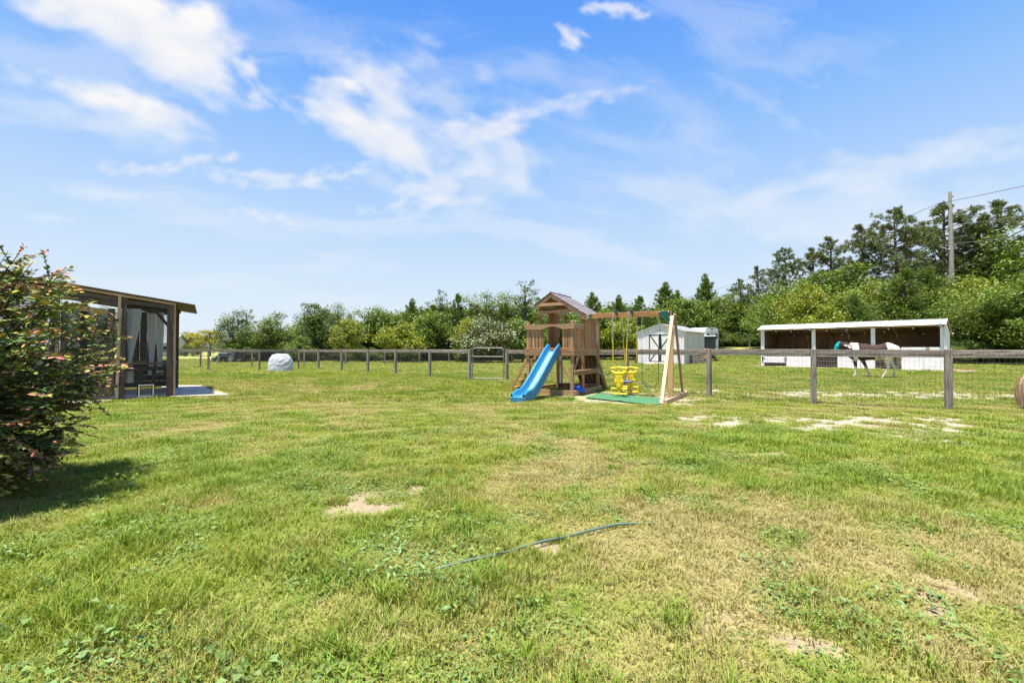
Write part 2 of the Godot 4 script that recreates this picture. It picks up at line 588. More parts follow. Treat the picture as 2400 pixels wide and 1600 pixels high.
	M.steel = plain(0.55, 0.56, 0.58, 0.35, 0.9)
	M.wire = plain(0.14, 0.135, 0.125, 0.6, 0.3)
	M.black = plain(0.012, 0.012, 0.013, 0.5)
	M.charcoal = plain(0.016, 0.016, 0.019, 0.55)
	M.cord = plain(0.015, 0.05, 0.045, 0.5)

func noises():
	n_patch.seed = 3
	n_patch.frequency = 0.16
	n_patch.fractal_octaves = 4
	n_fine.seed = 8
	n_fine.frequency = 1.1
	n_fine.fractal_octaves = 3
	n_dry.seed = 15
	n_dry.frequency = 0.5
	n_dry.fractal_octaves = 4
	n_hue.seed = 23
	n_hue.frequency = 0.09
	n_hue.fractal_octaves = 3

# ---------------------------------------------------------------- ground and grass
var sand_spots := [[5.7, 7.9, 2.2, 1.25, 0.68], [7.6, 8.4, 1.8, 0.9, 0.52], [4.0, 8.6, 1.2, 0.7, 0.5], [8.5, 13.3, 3.4, 1.3, 0.72], [13.0, 12.8, 3.2, 1.5, 0.72], [5.4, 14.6, 1.2, 1.0, 0.6], [3.0, 12.0, 1.75, 1.7, 1.0], [15.5, 32.6, 4.2, 0.9, 0.8], [27.5, 25.6, 3.0, 0.9, 0.85],
	[-1.55, 4.15, 0.42, 0.30, 0.62], [-1.25, 3.75, 0.35, 0.2, 0.6], [-0.75, 4.4, 0.4, 0.22, 0.45], [0.35, 11.15, 0.6, 0.4, 0.6], [-10.7, 10.9, 1.3, 0.5, 0.75], [1.05, 2.25, 0.25, 0.15, 0.5], [2.35, 2.35, 0.45, 0.28, 0.55], [0.45, 2.15, 0.3, 0.14, 0.4], [0.2, 3.0, 0.22, 0.12, 0.5], [1.3, 2.0, 0.3, 0.1, 0.42], [3.2, 5.6, 0.5, 0.2, 0.5], [-0.9, 20.0, 1.3, 0.5, 0.6], [5.9, 6.3, 0.6, 0.3, 0.5], [-6.6, 8.9, 0.7, 0.25, 0.35]]
var lush_spots := [[5.0, 5.4, 2.6, 1.3, 0.8], [3.4, 6.4, 1.6, 0.8, 0.6], [-2.2, 2.9, 1.3, 0.9, 0.7], [-2.6, 5.2, 1.6, 0.7, 0.5], [-1.2, 5.8, 1.2, 0.5, 0.5], [-9.0, 11.4, 1.4, 0.6, 0.9], [0.0, 15.0, 5.0, 2.2, 0.4], [-6.0, 22.5, 9.0, 1.6, 0.6], [18.0, 26.0, 9.0, 3.0, 0.5], [1.9, 7.6, 2.0, 0.7, 0.4], [22.0, 50.0, 12.0, 9.0, 0.6], [-3.3, 2.1, 1.0, 0.6, 0.6], [-0.6, 3.2, 0.6, 0.35, 0.5]]
var dry_spots := [[0.8, 3.0, 1.5, 1.1, 0.55], [1.6, 2.1, 1.2, 0.5, 0.5], [-3.5, 10.5, 3.5, 1.2, 0.4], [2.6, 3.6, 1.0, 0.7, 0.4], [-7.0, 15.5, 5.0, 2.0, 0.45], [2.5, 10.0, 2.6, 0.8, 0.5], [0.3, 4.6, 1.2, 0.6, 0.45], [-5.0, 7.2, 1.4, 0.6, 0.4]]

func spot_sum(spots: Array, x: float, d: float) -> float:
	var s := 0.0
	for p in spots:
		var dx: float = (x - p[0]) / p[2]
		if dx > 1.7 or dx < -1.7:
			continue
		var dz: float = (d - p[1]) / p[3]
		var r := dx * dx + dz * dz
		if r < 2.9:
			s += p[4] * exp(-r * 1.1)
	return s

func height_at(x: float, z: float) -> float:
	var d := -z
	var hill := 1.75 * exp(-0.5 * (pow((x - 38.0) / 15.0, 2) + pow((d - 78.0) / 20.0, 2)))
	return hill + 0.02 * n_patch.get_noise_2d(x * 2.0, d * 2.0) * clampf((d - 3.0) / 8.0, 0.0, 1.0) * (1.0 if d < 30.0 else 2.0)

# How bare the earth is at a place, 0 to 1.
func bareness(x: float, d: float) -> float:
	var b := spot_sum(sand_spots, x, d)
	# worn strip along the front of the stable
	var p := Vector2(x - 19.1, d - 34.7)
	var a := p.dot(Vector2(0.666, -0.746))
	var off := p.dot(Vector2(-0.746, -0.666))
	if a > -1.0 and a < 11.5 and off > -3.2 and off < 2.6:
		b += 1.1 * smoothstep(2.4, 0.9, off)
	var n := n_fine.get_noise_2d(x, d) * 0.9 + n_dry.get_noise_2d(x * 2.2 + 40.0, d * 2.2) * 0.5 + n_fine.get_noise_2d(x * 3.2 + 3.0, d * 3.2) * 0.95
	return smoothstep(0.26, 1.05, b + n * 1.0 * minf(1.0, b * 2.2 + 0.2))

func dryness(x: float, d: float) -> float:
	var v := 0.41 + n_dry.get_noise_2d(x, d) * 0.75 + n_patch.get_noise_2d(x + 50.0, d) * 0.3 + n_fine.get_noise_2d(x + 9.0, d * 1.2) * 0.6
	return clampf(v + 0.8 * spot_sum(dry_spots, x, d) - 0.75 * spot_sum(lush_spots, x, d), 0.0, 1.0)

func grass_color(x: float, d: float, dry: float) -> Color:
	var hue := n_hue.get_noise_2d(x * 2.0, d * 2.0)
	var lush := Color(0.175, 0.27, 0.021).lerp(Color(0.265, 0.32, 0.030), clampf(hue * 1.4 + 0.5, 0.0, 1.0))
	var mid := Color(0.295, 0.312, 0.066)
	var straw := Color(0.40, 0.30, 0.175)
	return lush.lerp(mid, clampf(dry * 1.9, 0.0, 1.0)).lerp(straw, clampf(dry * 1.4 - 0.82, 0.0, 0.45))

func ground():
	var angles := []
	var a := -180.0
	while a < 180.0:
		angles.append(deg_to_rad(a))
		a += 0.4 if absf(a) < 62.0 else 4.0
	angles.append(PI)
	var radii := [0.0]
	var r := 0.6
	while r < 900.0:
		radii.append(r)
		r *= 1.016 if r < 70.0 else 1.12
	var verts := PackedVector3Array()
	var cols := PackedColorArray()
	var index := PackedInt32Array()
	var na := angles.size()
	for i in radii.size():
		for j in na:
			var x: float = radii[i] * sin(angles[j])
			var z: float = -radii[i] * cos(angles[j])
			verts.append(Vector3(x, height_at(x, z), z))
			var d := -z
			var b := bareness(x, d)
			var dry := dryness(x, d)
			var under := Color(0.17, 0.135, 0.075).lerp(grass_color(x, d, dry), 0.55 if radii[i] < 20.0 else 0.8)
			var pale := Color(0.315, 0.28, 0.225)
			if d < 6.5 and d > 0.0:
				pale = Color(0.255, 0.205, 0.14)
			var red := clampf((Vector2(x - 19.1, d - 34.7).dot(Vector2(0.746, 0.666)) + 0.6) * 0.9, 0.0, 1.0) if x > 15.0 and d > 24.0 and d < 40.0 else 0.0
			pale = pale.lerp(Color(0.21, 0.125, 0.085), red)
			var f := 1.0 + 0.18 * n_fine.get_noise_2d(x * 5.0, d * 5.0)
			var c := under.lerp(pale, b)
			cols.append(Color(c.r * f, c.g * f, c.b * f))
	for i in radii.size() - 1:
		for j in na - 1:
			var p := i * na + j
			index.append_array(PackedInt32Array([p, p + na, p + na + 1, p, p + na + 1, p + 1]))
	var norms := PackedVector3Array()
	norms.resize(verts.size())
	norms.fill(Vector3.UP)
	var arr := []
	arr.resize(Mesh.ARRAY_MAX)
	arr[Mesh.ARRAY_VERTEX] = verts
	arr[Mesh.ARRAY_NORMAL] = norms
	arr[Mesh.ARRAY_COLOR] = cols
	arr[Mesh.ARRAY_INDEX] = index
	var mesh := ArrayMesh.new()
	mesh.add_surface_from_arrays(Mesh.PRIMITIVE_TRIANGLES, arr)
	var m := vcol(0.95)
	m.albedo_texture = grain_tex(90, Color(0.86, 0.84, 0.80), Color(0.98, 0.98, 0.98), 0.22, 0.03, 0.2, 512)
	m.uv1_triplanar = true
	m.uv1_world_triplanar = true
	m.uv1_scale = Vector3(0.9, 0.9, 0.9)
	m.heightmap_enabled = true
	m.heightmap_texture = m.albedo_texture
	m.heightmap_scale = 1.2
	var g := put(self, "ground", mesh, m)
	tag(g, "", "", "", "structure")

func blade(st: SurfaceTool, root: Vector3, dir: float, len: float, lean: float, width: float, col: Color, segs := 2):
	var side := Vector3(cos(dir + PI / 2), 0, sin(dir + PI / 2)) * width * 0.5
	var out := Vector3(cos(dir), 0, sin(dir))
	var prev := root
	var pw := 1.0
	for s in range(1, segs + 1):
		var t := float(s) / segs
		var p := root + Vector3.UP * len * (t - lean * 0.45 * t * t) + out * len * lean * t * t
		var w := 1.0 - t * t
		st.set_color(col)
		if s == segs:
			for q in [prev - side * pw, p, prev + side * pw]:
				st.set_color(col)
				st.add_vertex(q)
		else:
			for q in [prev - side * pw, p + side * w, prev + side * pw, prev - side * pw, p - side * w, p + side * w]:
				st.set_color(col)
				st.add_vertex(q)
		prev = p
		pw = w

func tuft(sd: int, n: int, spread: float, hmin: float, hmax: float, width: float, lean: float, straw: float) -> ArrayMesh:
	var r := RandomNumberGenerator.new()
	r.seed = sd
	var st := new_st()
	for i in n:
		var a := r.randf() * TAU
		var d := sqrt(r.randf()) * spread
		var t := r.randf_range(0.75, 1.25)
		var c := Color(t, t * r.randf_range(0.94, 1.06), t * r.randf_range(0.8, 1.2))
		if r.randf() < straw:
			c = Color(1.9 * t, 1.25 * t, 2.2 * t)
		blade(st, Vector3(cos(a) * d, -0.004, sin(a) * d), a + r.randf_range(-1.2, 1.2), r.randf_range(hmin, hmax), r.randf_range(0.15, lean), width * r.randf_range(0.7, 1.3), c)
	return st.commit()

func leafy(sd: int, n: int, size: float) -> ArrayMesh:
	var r := RandomNumberGenerator.new()
	r.seed = sd
	var st := new_st()
	for i in n:
		var a := r.randf() * TAU
		var d := sqrt(r.randf()) * size * 1.6
		var c0 := Vector3(cos(a) * d, r.randf_range(0.015, 0.05), sin(a) * d)
		var b := Basis.from_euler(Vector3(r.randf_range(-0.5, 0.5), r.randf() * TAU, r.randf_range(-0.5, 0.5)))
		var l := size * r.randf_range(0.4, 0.8)
		var w := l * 0.42
		var t := r.randf_range(0.8, 1.2)
		var pts := [c0, c0 + b * Vector3(l * 0.45, 0.006, w), c0 + b * Vector3(l, -0.006, 0), c0 + b * Vector3(l * 0.45, 0.006, -w)]
		for q in [pts[0], pts[1], pts[2], pts[0], pts[2], pts[3]]:
			st.set_color(Color(t, t, t))
			st.add_vertex(q)
	return st.commit()

var clear_zones := []   # [center lateral, center depth, half x, half z, turn] where no grass grows

func blocked(x: float, d: float) -> bool:
	for c in clear_zones:
		var p := Vector2(x - c[0], d - c[1]).rotated(-c[4])
		if absf(p.x) < c[2] and absf(p.y) < c[3]:
			return true
	return false

func grass_layer(called: String, mesh: Mesh, d0: float, d1: float, step: float, smin: float, smax: float, mat: Material, sd: int, keep := 1.0, mode := 0):
	var r := RandomNumberGenerator.new()
	r.seed = sd
	var buf := PackedFloat32Array()
	var d := d0
	while d < d1:
		var half := d * 1.22 + 2.2
		var x := -half
		while x < half:
			var px := x + r.randf_range(-0.5, 0.5) * step
			var pd := d + r.randf_range(-0.5, 0.5) * step
			x += step
			if r.randf() > keep:
				continue
			var b := bareness(px, pd)
			if r.randf() < b * (1.03 if mode != 2 else 0.55) or (pd > 9.0 and blocked(px, pd)):
				continue
			var dry := dryness(px, pd)
			if mode == 0 and r.randf() < (dry - 0.72) * 0.9:
				continue
			if mode == 1:
				if n_patch.get_noise_2d(px * 5.0 + 70.0, pd * 5.0) < 0.10 or dry > 0.85:
					continue
			var c := grass_color(px, pd, clampf(dry + r.randf_range(-0.3, 0.3), 0.0, 1.0))
			if mode == 1:
				c = Color(0.20, 0.31, 0.06).lerp(Color(0.17, 0.27, 0.09), r.randf())
			if mode == 3:
				if n_fine.get_noise_2d(px * 1.7 - 20.0, pd * 1.7) < 0.22 or dry > 0.8:
					continue
				c = Color(0.15, 0.27, 0.022).lerp(Color(0.22, 0.31, 0.03), r.randf())
			if mode == 2:
				c = Color(0.42, 0.32, 0.155).lerp(Color(0.32, 0.21, 0.10), r.randf())
			var s := r.randf_range(smin, smax)
			var sy := s * (1.15 - dry * 0.45) * (0.55 + 0.85 * clampf(n_dry.get_noise_2d(px * 2.6 - 30.0, pd * 2.6) * 1.3 + 0.38, 0.0, 1.0)) * (1.0 - 0.7 * b)
			var a := r.randf() * TAU
			var ca := cos(a) * s
			var sa := sin(a) * s
			buf.append_array(PackedFloat32Array([ca, 0, sa, px, 0, sy, 0, height_at(px, -pd), -sa, 0, ca, -pd, c.r, c.g, c.b, 1.0]))
		d += step
	var mm := MultiMesh.new()
	mm.transform_format = MultiMesh.TRANSFORM_3D
	mm.use_colors = true
	mm.mesh = mesh
	mm.instance_count = buf.size() / 16
	mm.buffer = buf
	var o := MultiMeshInstance3D.new()
	o.name = numbered(called)
	o.multimesh = mm
	o.material_override = mat
	add_child(o)
	return o

func grass():
	var gm := vcol(0.7, 0.8)
	var layers := [
		["lawn_grass", tuft(1, 13, 0.035, 0.028, 0.075, 0.0042, 0.9, 0.16), 0.5, 5.2, 0.034, 0.75, 1.35, 101, 1.0, 0, "short lawn grass in the foreground"],
		["lawn_grass", tuft(2, 12, 0.045, 0.03, 0.08, 0.0052, 1.0, 0.2), 0.5, 6.0, 0.062, 0.7, 1.5, 102, 0.8, 0, "longer grass blades among the foreground lawn"],
		["lawn_weeds", leafy(3, 9, 0.035), 0.5, 7.5, 0.062, 0.7, 1.3, 103, 0.75, 1, "low broad-leaved weeds spread through the lawn"],
		["lawn_weeds", leafy(13, 6, 0.06), 0.5, 9.0, 0.14, 0.7, 1.3, 113, 0.4, 1, "larger leafed weeds dotted through the lawn"],
		["grass_tufts", tuft(14, 16, 0.04, 0.05, 0.12, 0.0055, 0.8, 0.08), 0.5, 9.0, 0.07, 0.8, 1.4, 114, 0.75, 3, "taller dark green grass tufts scattered over the lawn"],
		["dry_grass", tuft(4, 8, 0.05, 0.02, 0.06, 0.0034, 1.6, 0.0), 0.5, 6.5, 0.085, 0.8, 1.5, 104, 0.8, 2, "dead straw-coloured grass stalks in the lawn"],
		["lawn_grass", tuft(5, 14, 0.06, 0.03, 0.075, 0.0075, 0.9, 0.18), 5.2, 11.0, 0.056, 0.75, 1.4, 105, 1.0, 0, "mown grass between the foreground and the playset"],
		["lawn_grass", tuft(6, 16, 0.1, 0.035, 0.085, 0.013, 0.9, 0.16), 11.0, 24.0, 0.1, 0.75, 1.35, 106, 1.0, 0, "grass around the playset and along the fence"],
		["pasture_grass", tuft(7, 22, 0.26, 0.05, 0.12, 0.03, 0.9, 0.12), 24.0, 62.0, 0.25, 0.75, 1.4, 107, 1.0, 0, "pasture grass beyond the paddock fence"]]
	for l in layers:
		var o = grass_layer(l[0], l[1], l[2], l[3], l[4], l[5], l[6], gm, l[7], l[8], l[9])
		tag(o, l[10], "grass", "", "stuff")

# ---------------------------------------------------------------- playset
func chain(parent: Node, called: String, a: Vector3, b: Vector3, mat: Material):
	var st := new_st()
	var n := int(a.distance_to(b) / 0.03)
	var f := along(b - a, Vector3.RIGHT)
	for i in n:
		var p := a.lerp(b, (i + 0.5) / n)
		var w := f.y if i % 2 == 0 else f.z
		for s in [-1.0, 1.0]:
			st_wire(st, p - f.x * 0.017 + w * 0.006 * s, p + f.x * 0.017 + w * 0.006 * s, 0.0035)
		st_wire(st, p - f.x * 0.017 - w * 0.007, p - f.x * 0.017 + w * 0.007, 0.0035)
	put(parent, called, st.commit(), mat)

func sweep(profiles: Array, smooth := true) -> ArrayMesh:
	var st := new_st()
	var n: int = profiles[0].size()
	for i in profiles.size() - 1:
		for j in n - 1:
			st.set_smooth_group(1 if smooth else -1)
			var a: Vector3 = profiles[i][j]
			var b: Vector3 = profiles[i][j + 1]
			var c: Vector3 = profiles[i + 1][j + 1]
			var d: Vector3 = profiles[i + 1][j]
			for v in [a, b, c, a, c, d]:
				st.add_vertex(v)
	st.generate_normals()
	return st.commit()

func playset():
	var t := thing("wooden_playset", "reddish brown wooden playset tower with slide, small gabled roof and swing beam", "playset", Vector3(1.70, 0, -12.84), deg_to_rad(-30))
	var X0 := -1.4
	var ZB := -2.13
	var ZC := -0.82
	# posts
	for p in [[X0, 0.0, 2.12], [0.0, 0.0, 2.12], [X0, ZC, 2.62], [0.0, ZC, 2.42], [X0, ZB, 2.62], [0.0, ZB, 2.40]]:
		board(t, "post", Vector3(p[0], -0.05, p[1]), Vector3(p[0], p[2], p[1]), 0.085, 0.085, M.play_grey if p[1] == 0.0 else M.play, Vector3.RIGHT, 0.006)
	board(t, "post", Vector3(-0.62, 1.9, ZC), Vector3(-0.62, 2.52, ZC), 0.06, 0.04, M.play_grey, Vector3.RIGHT)
	# deck
	for i in 15:
		var z := -0.07 - i * 0.142
		board(t, "deck_board", Vector3(X0 + 0.05, 1.2, z), Vector3(-0.05, 1.2, z), 0.134, 0.026, M.play, Vector3.FORWARD)
	# rim, two boards high on each side
	for y in [1.175, 1.295]:
		board(t, "rim_board", Vector3(X0 - 0.06, y, 0.065), Vector3(0.06, y, 0.065), 0.105, 0.032, M.play)
		board(t, "rim_board", Vector3(0.068, y, 0.08), Vector3(0.068, y, ZB - 0.06), 0.105, 0.032, M.play if y > 1.2 else M.play_grey)
		board(t, "rim_board", Vector3(X0 - 0.068, y, 0.08), Vector3(X0 - 0.068, y, ZB - 0.06), 0.105, 0.032, M.play)
		board(t, "rim_board", Vector3(X0 - 0.06, y, ZB - 0.065), Vector3(0.06, y, ZB - 0.065), 0.105, 0.032, M.play)
	# balcony pickets
	for x in [-1.325, -1.215, -1.10, -0.985, -0.905]:
		board(t, "picket", Vector3(x, 1.33, 0.03), Vector3(x, 1.92, 0.03), 0.078 if x < -0.95 else 0.05, 0.02, M.play if x > -1.0 or x < -1.3 else M.play_grey, Vector3.RIGHT)
	for x in [-0.25, -0.165, -0.075]:
		board(t, "picket", Vector3(x, 1.33, 0.03), Vector3(x, 1.92, 0.03), 0.072, 0.02, M.play, Vector3.RIGHT)
	for i in 6:
		var z := -0.09 - i * 0.118
		board(t, "picket", Vector3(0.03, 1.33, z), Vector3(0.03, 1.92, z), 0.085, 0.02, M.play, Vector3.FORWARD)
		board(t, "picket", Vector3(X0 - 0.03, 1.33, z), Vector3(X0 - 0.03, 1.92, z), 0.085, 0.02, M.play, Vector3.FORWARD)
	# balcony top rails; the front one is cut to an arch over the slide
	var fr := PackedVector2Array([Vector2(X0 - 0.055, 2.03), Vector2(X0 - 0.055, 1.885), Vector2(-0.90, 1.885)])
	for i in 9:
		var u := i / 8.0
		fr.append(Vector2(lerpf(-0.86, -0.30, u), 1.895 + 0.075 * sin(PI * u)))
	fr.append_array(PackedVector2Array([Vector2(-0.27, 1.885), Vector2(0.055, 1.885), Vector2(0.055, 2.03)]))
	put(t, "top_rail", slab_mesh(fr, 0.035), M.play_grey[1], Transform3D(Basis.IDENTITY, Vector3(0, 0, 0.066)))
	board(t, "top_rail", Vector3(0.068, 1.957, 0.085), Vector3(0.068, 1.957, ZC + 0.1), 0.145, 0.034, M.play_grey)
	board(t, "top_rail", Vector3(X0 - 0.068, 1.957, 0.085), Vector3(X0 - 0.068, 1.957, ZC + 0.1), 0.145, 0.034, M.play_grey)
	# cabin: boarded right wall, half-boarded left wall
	for i in 5:
		var z := ZC - 0.10 - i * 0.262
		board(t, "wall_board", Vector3(0.05, 1.33, z - 0.07), Vector3(0.05, 2.16, z - 0.07), 0.252, 0.018, M.play, Vector3.FORWARD)
	for i in 4:
		var z := -1.36 - i * 0.2
		board(t, "wall_board", Vector3(X0 + 0.055, 1.22, z), Vector3(X0 + 0.055, 2.5, z), 0.192, 0.018, M.play, Vector3.FORWARD)
	board(t, "ledge", Vector3(0.07, 2.175, ZC - 0.02), Vector3(0.07, 2.175, ZB), 0.1, 0.025, M.lumber, Vector3.RIGHT)
	board(t, "top_plate", Vector3(0.0, 2.36, ZC + 0.05), Vector3(0.0, 2.36, ZB - 0.05), 0.09, 0.04, M.play)
	board(t, "top_plate", Vector3(X0, 2.58, ZC + 0.05), Vector3(X0, 2.58, ZB - 0.05), 0.09, 0.04, M.play)
	board(t, "back_rail", Vector3(X0, 1.66, ZB - 0.05), Vector3(0, 1.66, ZB - 0.05), 0.07, 0.03, M.play)
	for i in 4:
		var x := -0.62 + i * 0.17
		board(t, "wall_board", Vector3(x, 1.33, ZB - 0.02), Vector3(x, 1.75, ZB - 0.02), 0.12, 0.018, M.play, Vector3.RIGHT)
	# double arch over the cabin front
	var ar := PackedVector2Array([Vector2(X0 - 0.05, 2.50), Vector2(X0 - 0.05, 2.335)])
	for a in [[-1.27, -0.70], [-0.56, -0.10]]:
		for i in 9:
			var u := i / 8.0
			ar.append(Vector2(lerpf(a[0], a[1], u), 2.345 + 0.085 * sin(PI * u)))
	ar.append_array(PackedVector2Array([Vector2(0.05, 2.335), Vector2(0.05, 2.38), Vector2(-0.18, 2.50), Vector2(-0.45, 2.535), Vector2(-0.95, 2.50)]))
	put(t, "arch_board", slab_mesh(ar, 0.03), M.play_grey[2], Transform3D(Basis.IDENTITY, Vector3(0, 0, ZC + 0.06)))
	# roof: ridge off centre
	var ridge := Vector2(-0.98, 3.02)
	var le := Vector2(-1.54, 2.665)
	var re := Vector2(0.13, 2.335)
	for z in [ZC + 0.13, ZB - 0.02]:
		for e in [le, re]:
			var off := Vector2(0, -0.065)
			board(t, "gable_rafter", v3(ridge + off, z), v3(e + off, z), 0.10, 0.035, M.lumber if z > -1.0 else M.play, Vector3.UP)
		board(t, "gable_tie", v3(Vector2(-1.40, 2.675), z + 0.036), v3(Vector2(-0.42, 2.675), z + 0.036), 0.085, 0.03, M.play_grey)
		var tri_p := PackedVector2Array([Vector2(-1.30, 2.70), Vector2(-0.62, 2.70), Vector2(-0.98, 2.93)])
		put(t, "gable_panel", slab_mesh(tri_p, 0.015), M.play[0], Transform3D(Basis.IDENTITY, Vector3(0, 0, z - 0.25 if z > -1.0 else z + 0.2)))
	for side in [[re, 9], [le, 5]]:
		var e: Vector2 = side[0]
		var n: int = side[1]
		var dir := (e - ridge)
		var nrm := Vector2(-dir.y, dir.x).normalized()
		if nrm.y < 0:
			nrm = -nrm
		for i in n:
			var a := ridge + dir * ((i - 0.05) / n)
			var b := ridge + dir * ((i + 1.22) / n)
			var m2 := (a + b) * 0.5 + nrm * 0.020
			var tilt := (b - a).normalized().rotated(0.10 if nrm.x > 0.0 else -0.10)
			var o := board(t, "roof_shingle", v3(m2, ZC + 0.20), v3(m2, ZB - 0.14), a.distance_to(b), 0.014, M.shingle, v3(tilt, 0.0))
			o.rotation.z += rng.randf_range(-0.015, 0.015)
	board(t, "ridge_cap", v3(ridge + Vector2(0.0, 0.035), ZC + 0.205), v3(ridge + Vector2(0.0, 0.035), ZB - 0.145), 0.07, 0.02, M.shingle, Vector3.RIGHT)
	# corner braces and the leaning climbing panel under the deck
	board(t, "brace", Vector3(0.05, 0.72, -0.02), Vector3(0.05, 1.13, -0.36), 0.075, 0.03, M.play_grey, Vector3.FORWARD)
	board(t, "brace", Vector3(0.05, 0.72, ZC - 0.02), Vector3(0.05, 1.13, ZC + 0.34), 0.075, 0.03, M.play, Vector3.FORWARD)
	board(t, "brace", Vector3(0.05, 0.78, ZB + 0.03), Vector3(0.05, 1.13, ZB + 0.33), 0.075, 0.03, M.play, Vector3.FORWARD)
	board(t, "brace", Vector3(-0.05, 0.5, 0.02), Vector3(-0.52, 1.13, 0.02), 0.075, 0.03, M.play, Vector3.RIGHT)
	for i in 5:
		var x := -0.78 + i * 0.17
		board(t, "climbing_board", Vector3(x, 1.1, ZB + 0.15), Vector3(x, 0.02, ZB - 0.75), 0.16, 0.025, M.barn, Vector3.RIGHT)
	board(t, "climbing_rail", Vector3(0.02, 1.12, ZB + 0.1), Vector3(0.02, 0.0, ZB - 0.8), 0.05, 0.09, M.play, Vector3.RIGHT)
	# counter board and sandbox timbers
	board(t, "counter", Vector3(0.13, 0.70, 0.02), Vector3(0.13, 0.70, ZB + 0.02), 0.19, 0.04, M.play_grey, Vector3.RIGHT)
	board(t, "counter_apron", Vector3(0.075, 0.625, 0.02), Vector3(0.075, 0.625, ZB + 0.02), 0.11, 0.03, M.play_grey)
	board(t, "sandbox_timber", Vector3(X0 - 0.05, 0.07, 0.09), Vector3(0.09, 0.07, 0.09), 0.16, 0.045, M.play_grey)
	board(t, "sandbox_timber", Vector3(0.09, 0.07, 0.065), Vector3(0.09, 0.07, ZB - 0.1), 0.16, 0.045, M.play_grey)
	board(t, "sandbox_timber", Vector3(X0 - 0.09, 0.07, 0.065), Vector3(X0 - 0.09, 0.07, ZB - 0.1), 0.16, 0.045, M.play)
	board(t, "sandbox_timber", Vector3(X0 - 0.05, 0.07, ZB - 0.09), Vector3(0.05, 0.07, ZB - 0.09), 0.16, 0.045, M.play)
	board(t, "sandbox_seat", Vector3(X0 + 0.02, 0.165, ZB - 0.05), Vector3(0.05, 0.165, ZB - 0.05), 0.16, 0.026, M.lumber, Vector3.FORWARD)
	# ladder on the left side
	for z in [-0.24, -0.74]:
		board(t, "ladder_rail", Vector3(X0 - 0.10, 1.15, z), Vector3(X0 - 0.80, -0.03, z), 0.085, 0.035, M.play, Vector3.RIGHT)
	for i in 5:
		var u := (i + 0.7) / 5.3
		var p := Vector3(X0 - 0.10, 1.15, 0).lerp(Vector3(X0 - 0.80, 0, 0), u)
		board(t, "ladder_step", p + Vector3(-0.01, 0, -0.24), p + Vector3(-0.01, 0, -0.74), 0.10, 0.026, M.play_grey, Vector3.RIGHT)
	# swing beam and end frame
	var BY := 2.275
	var BZ := -0.80
	board(t, "swing_beam", Vector3(-0.03, BY, BZ + 0.07), Vector3(2.56, BY, BZ + 0.07), 0.145, 0.09, M.pine[2], Vector3.UP, 0.006).material_override = M.beam if M.has("beam") else M.play[0]
	board(t, "beam_block", Vector3(0.02, BY - 0.01, BZ + 0.135), Vector3(0.26, BY - 0.01, BZ + 0.135), 0.13, 0.035, M.lumber)
	put(t, "beam_bracket", cbox(Vector3(0.10, 0.13, 0.02)), M.green_plastic, Transform3D(Basis.IDENTITY, Vector3(0.30, BY, BZ + 0.16)))
	var gus := PackedVector2Array([Vector2(-0.30, 0.06), Vector2(0.0, 0.07), Vector2(0.03, -0.27), Vector2(-0.02, -0.27), Vector2(-0.24, -0.06)])
	put(t, "corner_bracket", slab_mesh(gus, 0.012), M.green_plastic, Transform3D(Basis.IDENTITY, Vector3(2.52, BY, BZ + 0.125)))
	for q in [[-0.26, 0.03], [-0.03, 0.04], [0.0, -0.12], [0.0, -0.24]]:
		put(t, "bolt", cbox(Vector3(0.02, 0.02, 0.012)), M.steel, Transform3D(Basis.IDENTITY, Vector3(2.52 + q[0], BY + q[1], BZ + 0.135)))
	for q in [[-0.03, 0.045], [0.03, 0.045], [-0.03, -0.045], [0.03, -0.045]]:
		put(t, "bolt", cbox(Vector3(0.018, 0.018, 0.012)), M.steel, Transform3D(Basis.IDENTITY, Vector3(0.30 + q[0], BY + q[1], BZ + 0.174)))
	board(t, "end_post", Vector3(2.54, -0.03, BZ + 0.16), Vector3(2.54, BY - 0.08, BZ + 0.07), 0.13, 0.085, M.pine, Vector3.RIGHT, 0.006)
	board(t, "end_leg", Vector3(2.60, 0.0, 0.78), Vector3(2.60, BY - 0.09, BZ + 0.17), 0.085, 0.085, M.raw, Vector3.RIGHT, 0.006)
	board(t, "end_leg", Vector3(2.66, 0.0, -1.75), Vector3(2.62, BY - 0.02, BZ - 0.02), 0.06, 0.085, M.play_grey, Vector3.RIGHT, 0.006)
	board(t, "ground_timber", Vector3(2.70, 0.055, 0.86), Vector3(2.75, 0.055, -1.85), 0.12, 0.09, M.lumber, Vector3.UP, 0.006)
	# brackets for the glider over the beam
	for x in [1.08, 1.52]:
		put(t, "glider_bracket", cbox(Vector3(0.035, 0.035, 0.86)), M.green_plastic, Transform3D(Basis.IDENTITY, Vector3(x, BY + 0.10, BZ + 0.07)))
		put(t, "glider_bracket", cbox(Vector3(0.05, 0.06, 0.12)), M.green_plastic, Transform3D(Basis.IDENTITY, Vector3(x, BY + 0.05, BZ + 0.17)))
	slide(t)
	# things that hang from the beam
	var hang := t.transform
	belt_swing(hang * Transform3D(Basis.IDENTITY, Vector3(0.70, 0, BZ + 0.07)), BY - 0.07, 0.56, "blue-black belt swing hanging beside the playset tower")
	belt_swing(hang * Transform3D(Basis.IDENTITY, Vector3(1.99, 0, BZ + 0.07)), BY - 0.07, 0.26, "blue-black belt swing hanging beside the pale wooden end frame")
	glider(hang * Transform3D(Basis.IDENTITY, Vector3(1.30, 0, BZ + 0.07)), BY + 0.10)
	clear_zones.append([1.98, 13.3, 0.9, 1.15, deg_to_rad(-30)])
	# green mat under the swings, real cloth lying in shallow folds
	var mat_n := thing("play_mat", "bright green carpet mat lying on sand under the swings", "mat", Vector3(0, 0, 0))
